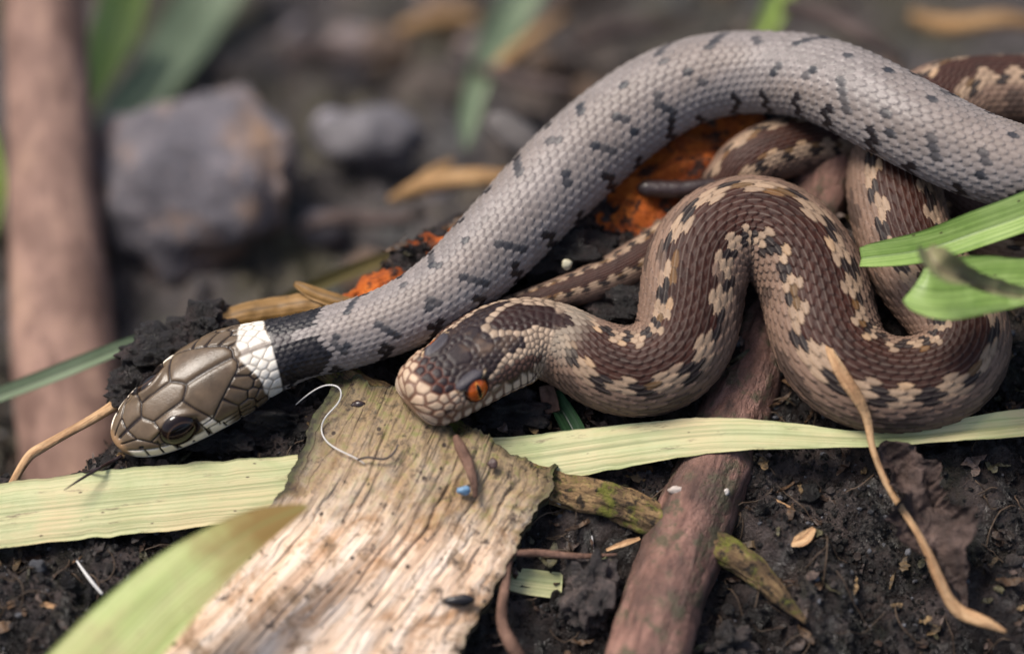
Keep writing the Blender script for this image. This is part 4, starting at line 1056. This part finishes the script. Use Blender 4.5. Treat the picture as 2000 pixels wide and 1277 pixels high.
tag(tube('root_fibre', [(698, 898, -0.53, 2), (720, 893, -0.58, 2.4), (750, 896, -0.6, 2.4), (768, 885, -0.58, 2.4), (778, 868, -0.55, 1.6)], M_dtw, 40, 6), 'fine dark root fibre lying on the wood slab', 'root')
tag(tube('root_fibre', [(1045, 945, -0.4, 1.5), (1075, 972, -0.3, 2), (1120, 1000, -0.2, 2), (1150, 1030, -0.25, 2), (1160, 1078, -0.3, 1)], M_hair, 40, 6), 'fine pale root fibre hanging from the corner of the slab', 'root')
tag(blob('chip', cc(1322, 958, -0.37), (0.085, 0.05, 0.03), mat_plain('white_chip', lin(205, 190, 178, K), 0.5), 3, 0.35, 1.5, 65), 'white flake stuck on the thick reddish stick', 'chip')
tag(blob('grit', cc(1418, 960, -0.36), (0.035, 0.035, 0.035), mat_plain('white_grit', lin(226, 216, 206, K), 0.4), 3, 0.2, 1.5, 66), 'round white grit grain on the edge of the thick stick', 'grit')
tag(blob('grit', cc(1107, 516, 0.45), (0.055, 0.055, 0.055), mat_plain('white_bead', lin(214, 206, 176, K), 0.4), 3, 0.2, 1.5, 67), 'round cream grain in the dark gap beside the grey snake', 'grit')
tag(tube('stalk', [(1000, 1078, -0.62, 5), (992, 1100, -0.7, 8), (985, 1150, -0.8, 9), (980, 1215, -0.95, 11), (1002, 1265, -1.05, 14), (1040, 1330, -1.1, 12)], M_twl, 60, 14, 0.2, (1.5, 1)), 'pinkish dry stalk standing along the edge of the slab', 'stalk')
tag(tube('stalk', [(990, 1080, -0.68, 5), (1050, 1080, -0.62, 7), (1130, 1086, -0.55, 6), (1205, 1082, -0.48, 2)], M_twl, 50, 12, 0.2, (1.5, 1)), 'thin brown stalk crossing between slab and stick', 'stalk')
tag(ribbon('leaf_scrap', [(990, 1128, -0.48, 22), (1040, 1135, -0.46, 27), (1098, 1142, -0.44, 27)], G_pale, curl=-0.03, nseg=30, nac=11), 'torn scrap of pale green leaf between slab and stick', 'leaf scrap')
tag(ribbon('leaf_scrap', [(1148, 1128, -0.50, 10), (1170, 1110, -0.5, 16), (1190, 1090, -0.48, 8)], G_pale, curl=-0.05, nseg=24, nac=9, crumple=0.03), 'tiny yellow-green leaf scrap on the dark clod', 'leaf scrap')
tag(ribbon('leaf_scrap', [(1066, 755, 0.25, 14), (1072, 778, 0.2, 16), (1080, 806, 0.16, 14)], M_twl, nseg=24, nac=9, thick=0.05), 'small reddish wood chip under the throat of the adder', 'chip')
G_deep = mat_blade('deep_green', lin(34, 60, 40, K), lin(54, 88, 56, K), lin(78, 108, 72, K), 30, 0.4, 0.1, 0.2)
tag(ribbon('grass_leaf', [(1078, 772, 0.30, 16), (1098, 805, 0.22, 20), (1122, 850, 0.1, 22), (1140, 900, 0.0, 22)], G_deep, fold=0.08, nseg=40, nac=11), 'dark green blade stub under the throat of the adder', 'grass blade')
for pts, lb in [([(1488, 975, 0.0, 3), (1512, 982, -0.05, 9), (1544, 992, -0.05, 5)], 'brown wood sliver on the black soil near the stick'),
                ([(45, 1190, -0.55, 4), (75, 1180, -0.6, 7), (115, 1186, -0.6, 3)], 'pale curled sliver on the dark soil below the strap leaf'),
                ([(1545, 1060, -0.32, 8), (1570, 1050, -0.36, 14), (1590, 1030, -0.36, 5)], 'ochre leaf crumb on the soil right of the mossy twig'),
                ([(1185, 1075, -0.2, 3), (1225, 1060, -0.22, 6), (1250, 1050, -0.2, 3)], 'short brown sliver left of the thick stick')]:
    tag(ribbon('sliver', [(x, y, d - 0.14, h) for x, y, d, h in pts], M_stalk, nseg=24, nac=9, crumple=0.03, thick=0.02), lb, 'sliver', 'slivers on the soil')
tag(tube('straw', [(150, 1095, -0.55, 2), (175, 1130, -0.65, 3.5), (200, 1160, -0.7, 3)], M_hair, 24, 8), 'short whitish straw standing in the soil below the strap leaf', 'straw')

# ------------------------------------------------------------------ loose soil: crumbs, grit and fine roots, too many to count
def soil_crumbs():
    rs = np.random.RandomState(7)
    def scatter(n, lo, hi, sub, yr, power):
        x = rs.uniform(-5.8, 5.8, n); y = rs.uniform(yr[0], yr[1], n)
        keep = fbm(np.stack([x, y, 0 * x], -1), 1.1, 3, seed=90) + rs.uniform(-.7, .7, n) > -0.15
        x, y = x[keep], y[keep]; n = len(x)
        r = lo + (hi - lo) * rs.rand(n) ** power
        z = ground_z(x, y)
        V0, F0 = ICO[sub]
        Vr = np.repeat(V0[None], n, 0) * (1 + rs.uniform(-.35, .35, (n, len(V0), 1)))
        ax = rs.uniform(0.65, 1.35, (n, 1, 3)); th = rs.uniform(0, 6.28, n)
        Vr = Vr * ax
        c, s_ = np.cos(th)[:, None], np.sin(th)[:, None]
        X = np.stack([Vr[..., 0] * c - Vr[..., 1] * s_, Vr[..., 0] * s_ + Vr[..., 1] * c, Vr[..., 2]], -1) * r[:, None, None]
        X = X + np.stack([x, y, z + r * 0.25], -1)[:, None]
        F = F0[None] + (np.arange(n) * len(V0))[:, None, None]
        tone = rs.rand(n)
        colr = np.where((tone < 0.74)[:, None], lin(40, 34, 32, K) * (0.3 + 1.4 * rs.rand(n, 1)), np.where((tone < 0.95)[:, None], lin(88, 78, 74, K) * (0.6 + 0.8 * rs.rand(n, 1)), lin(140, 140, 146, K) * (0.6 + 0.8 * rs.rand(n, 1))))  # a few pale blue-grey crumbs stand in for wet glints by colour
        return X.reshape(-1, 3), F.reshape(-1, 3), np.repeat(colr, len(V0), 0)
    parts = [scatter(260, 0.03, 0.09, 2, (-4.4, 1.5), 2.2), scatter(19000, 0.010, 0.042, 1, (-4.4, 2.0), 1.7), scatter(17000, 0.006, 0.022, 1, (-4.4, 0.5), 1.2)]
    V = []; F = []; C_ = []; off = 0
    for v_, f_, c_ in parts:
        V.append(v_); F.append(f_ + off); C_.append(c_); off += len(v_)
    b = MB('soil_crumb', 0.45, 0.5); v = b.coord('Object', (100, 100, 100)); n1 = b.noise(v, 12, 5, 0.7)
    b.base(b.mix(b.ramp(n1, [(0.35, 0.6), (0.65, 0)]), b.attr('Col'), (0.004, 0.004, 0.004)))
    b.rough(b.ramp(b.noise(v, 3, 3), [(0.35, 0.15), (0.65, 0.55)])); b.bump(b.noise(v, 40, 4, 0.7), 1.0, 0.0008)
    o = mk('soil_crumbs', np.concatenate(V), np.concatenate(F), b.m, vcol=np.concatenate(C_), origin=np.zeros(3))
    tag(o, 'loose dark crumbs of wet soil strewn over the bank', 'soil', kind='stuff')
soil_crumbs()

def fibres():
    rs = np.random.RandomState(17); V = []; F = []; off = 0
    for k in range(420):
        x0, y0 = rs.uniform(-5.3, 5.3), rs.uniform(-4.2, 1.5); th = rs.uniform(0, 6.28); L = rs.uniform(0.15, 0.7); n = 9
        t = np.linspace(0, 1, n); kap = rs.uniform(-3, 3)
        ang = th + kap * t; x = x0 + np.cumsum(np.cos(ang)) * L / n; y = y0 + np.cumsum(np.sin(ang)) * L / n
        z = ground_z(x, y) + 0.03 + 0.07 * np.sin(np.pi * t) * rs.rand()
        P = np.stack([x, y, z], -1); r = rs.uniform(0.004, 0.010)
        T = unit(np.gradient(P, axis=0)); A = unit(np.cross(T, [0, 0, 1.0])); B = np.cross(A, T)
        ph = np.arange(4) * np.pi / 2
        X = P[:, None] + r * (A[:, None] * np.cos(ph)[None, :, None] + B[:, None] * np.sin(ph)[None, :, None])
        V.append(X.reshape(-1, 3)); F.append(grid_faces(n, 4, True) + off); off += n * 4
    o = mk('root_fibres', np.concatenate(V), np.concatenate(F), mat_plain('fibre', lin(96, 78, 62, K), 0.6, 0.3, 0.8, 3), origin=np.zeros(3))
    tag(o, 'fine tangled rootlets and fibres on the dark soil', 'roots', kind='stuff')
fibres()

def litter():
    """tiny torn flakes of leaf and bark trodden into the soil"""
    rs = np.random.RandomState(27); V = []; F = []; C_ = []; off = 0
    pal = [lin(120, 88, 58, K), lin(84, 62, 48, K), lin(150, 122, 84, K), lin(60, 48, 42, K), lin(104, 98, 70, K), lin(128, 108, 98, K)]
    for k in range(900):
        x0, y0 = rs.uniform(-5.4, 5.4), rs.uniform(-4.3, 1.6)
        L, W = rs.uniform(0.03, 0.16), rs.uniform(0.012, 0.05); th = rs.uniform(0, 6.28); n = 7
        t = np.linspace(-1, 1, n); w_ = W * np.sqrt(np.clip(1.02 - t * t, 0.05, 1)) * rs.uniform(0.6, 1.4, n)
        e = np.stack([np.concatenate([t, t[::-1]]) * L, np.concatenate([w_, -w_[::-1]])], -1)
        z = 0.02 * rs.uniform(-1, 1, len(e)) + 0.25 * L * (e[:, 0] / L) ** 2 * rs.rand()
        c, s_ = math.cos(th), math.sin(th)
        X = np.stack([x0 + e[:, 0] * c - e[:, 1] * s_, y0 + e[:, 0] * s_ + e[:, 1] * c, z], -1)
        X[:, 2] += float(ground_z(np.array([x0]), np.array([y0]))[0]) + 0.035
        m = len(X); B2 = X - [0, 0, 0.008]
        V.append(np.concatenate([X, B2]))
        i = np.arange(n - 1)
        top = np.stack([i, i + 1, m - 2 - i, m - 1 - i], -1)
        j = np.arange(m); rim = np.stack([j, (j + 1) % m, (j + 1) % m + m, j + m], -1)
        F.append(np.concatenate([top, top[:, ::-1] + m, rim]) + off); off += 2 * m
        C_.append(np.repeat((pal[rs.randint(len(pal))] * rs.uniform(0.35, 1.0))[None], 2 * m, 0))
    b = MB('litter_flake', 0.6, 0.35); v = b.coord('Object', (100, 100, 100)); n1 = b.noise(v, 12, 4, 0.7)
    b.base(b.mix(b.ramp(n1, [(0.4, 0.7), (0.6, 0)]), b.attr('Col'), (0.01, 0.008, 0.007))); b.bump(n1, 0.6, 0.0003)
    o = mk('leaf_litter', np.concatenate(V), np.concatenate(F), b.m, vcol=np.concatenate(C_), origin=np.zeros(3), smooth_shade=False)
    tag(o, 'tiny torn flakes of leaf and bark scattered over the soil', 'leaf litter', kind='stuff')
litter()
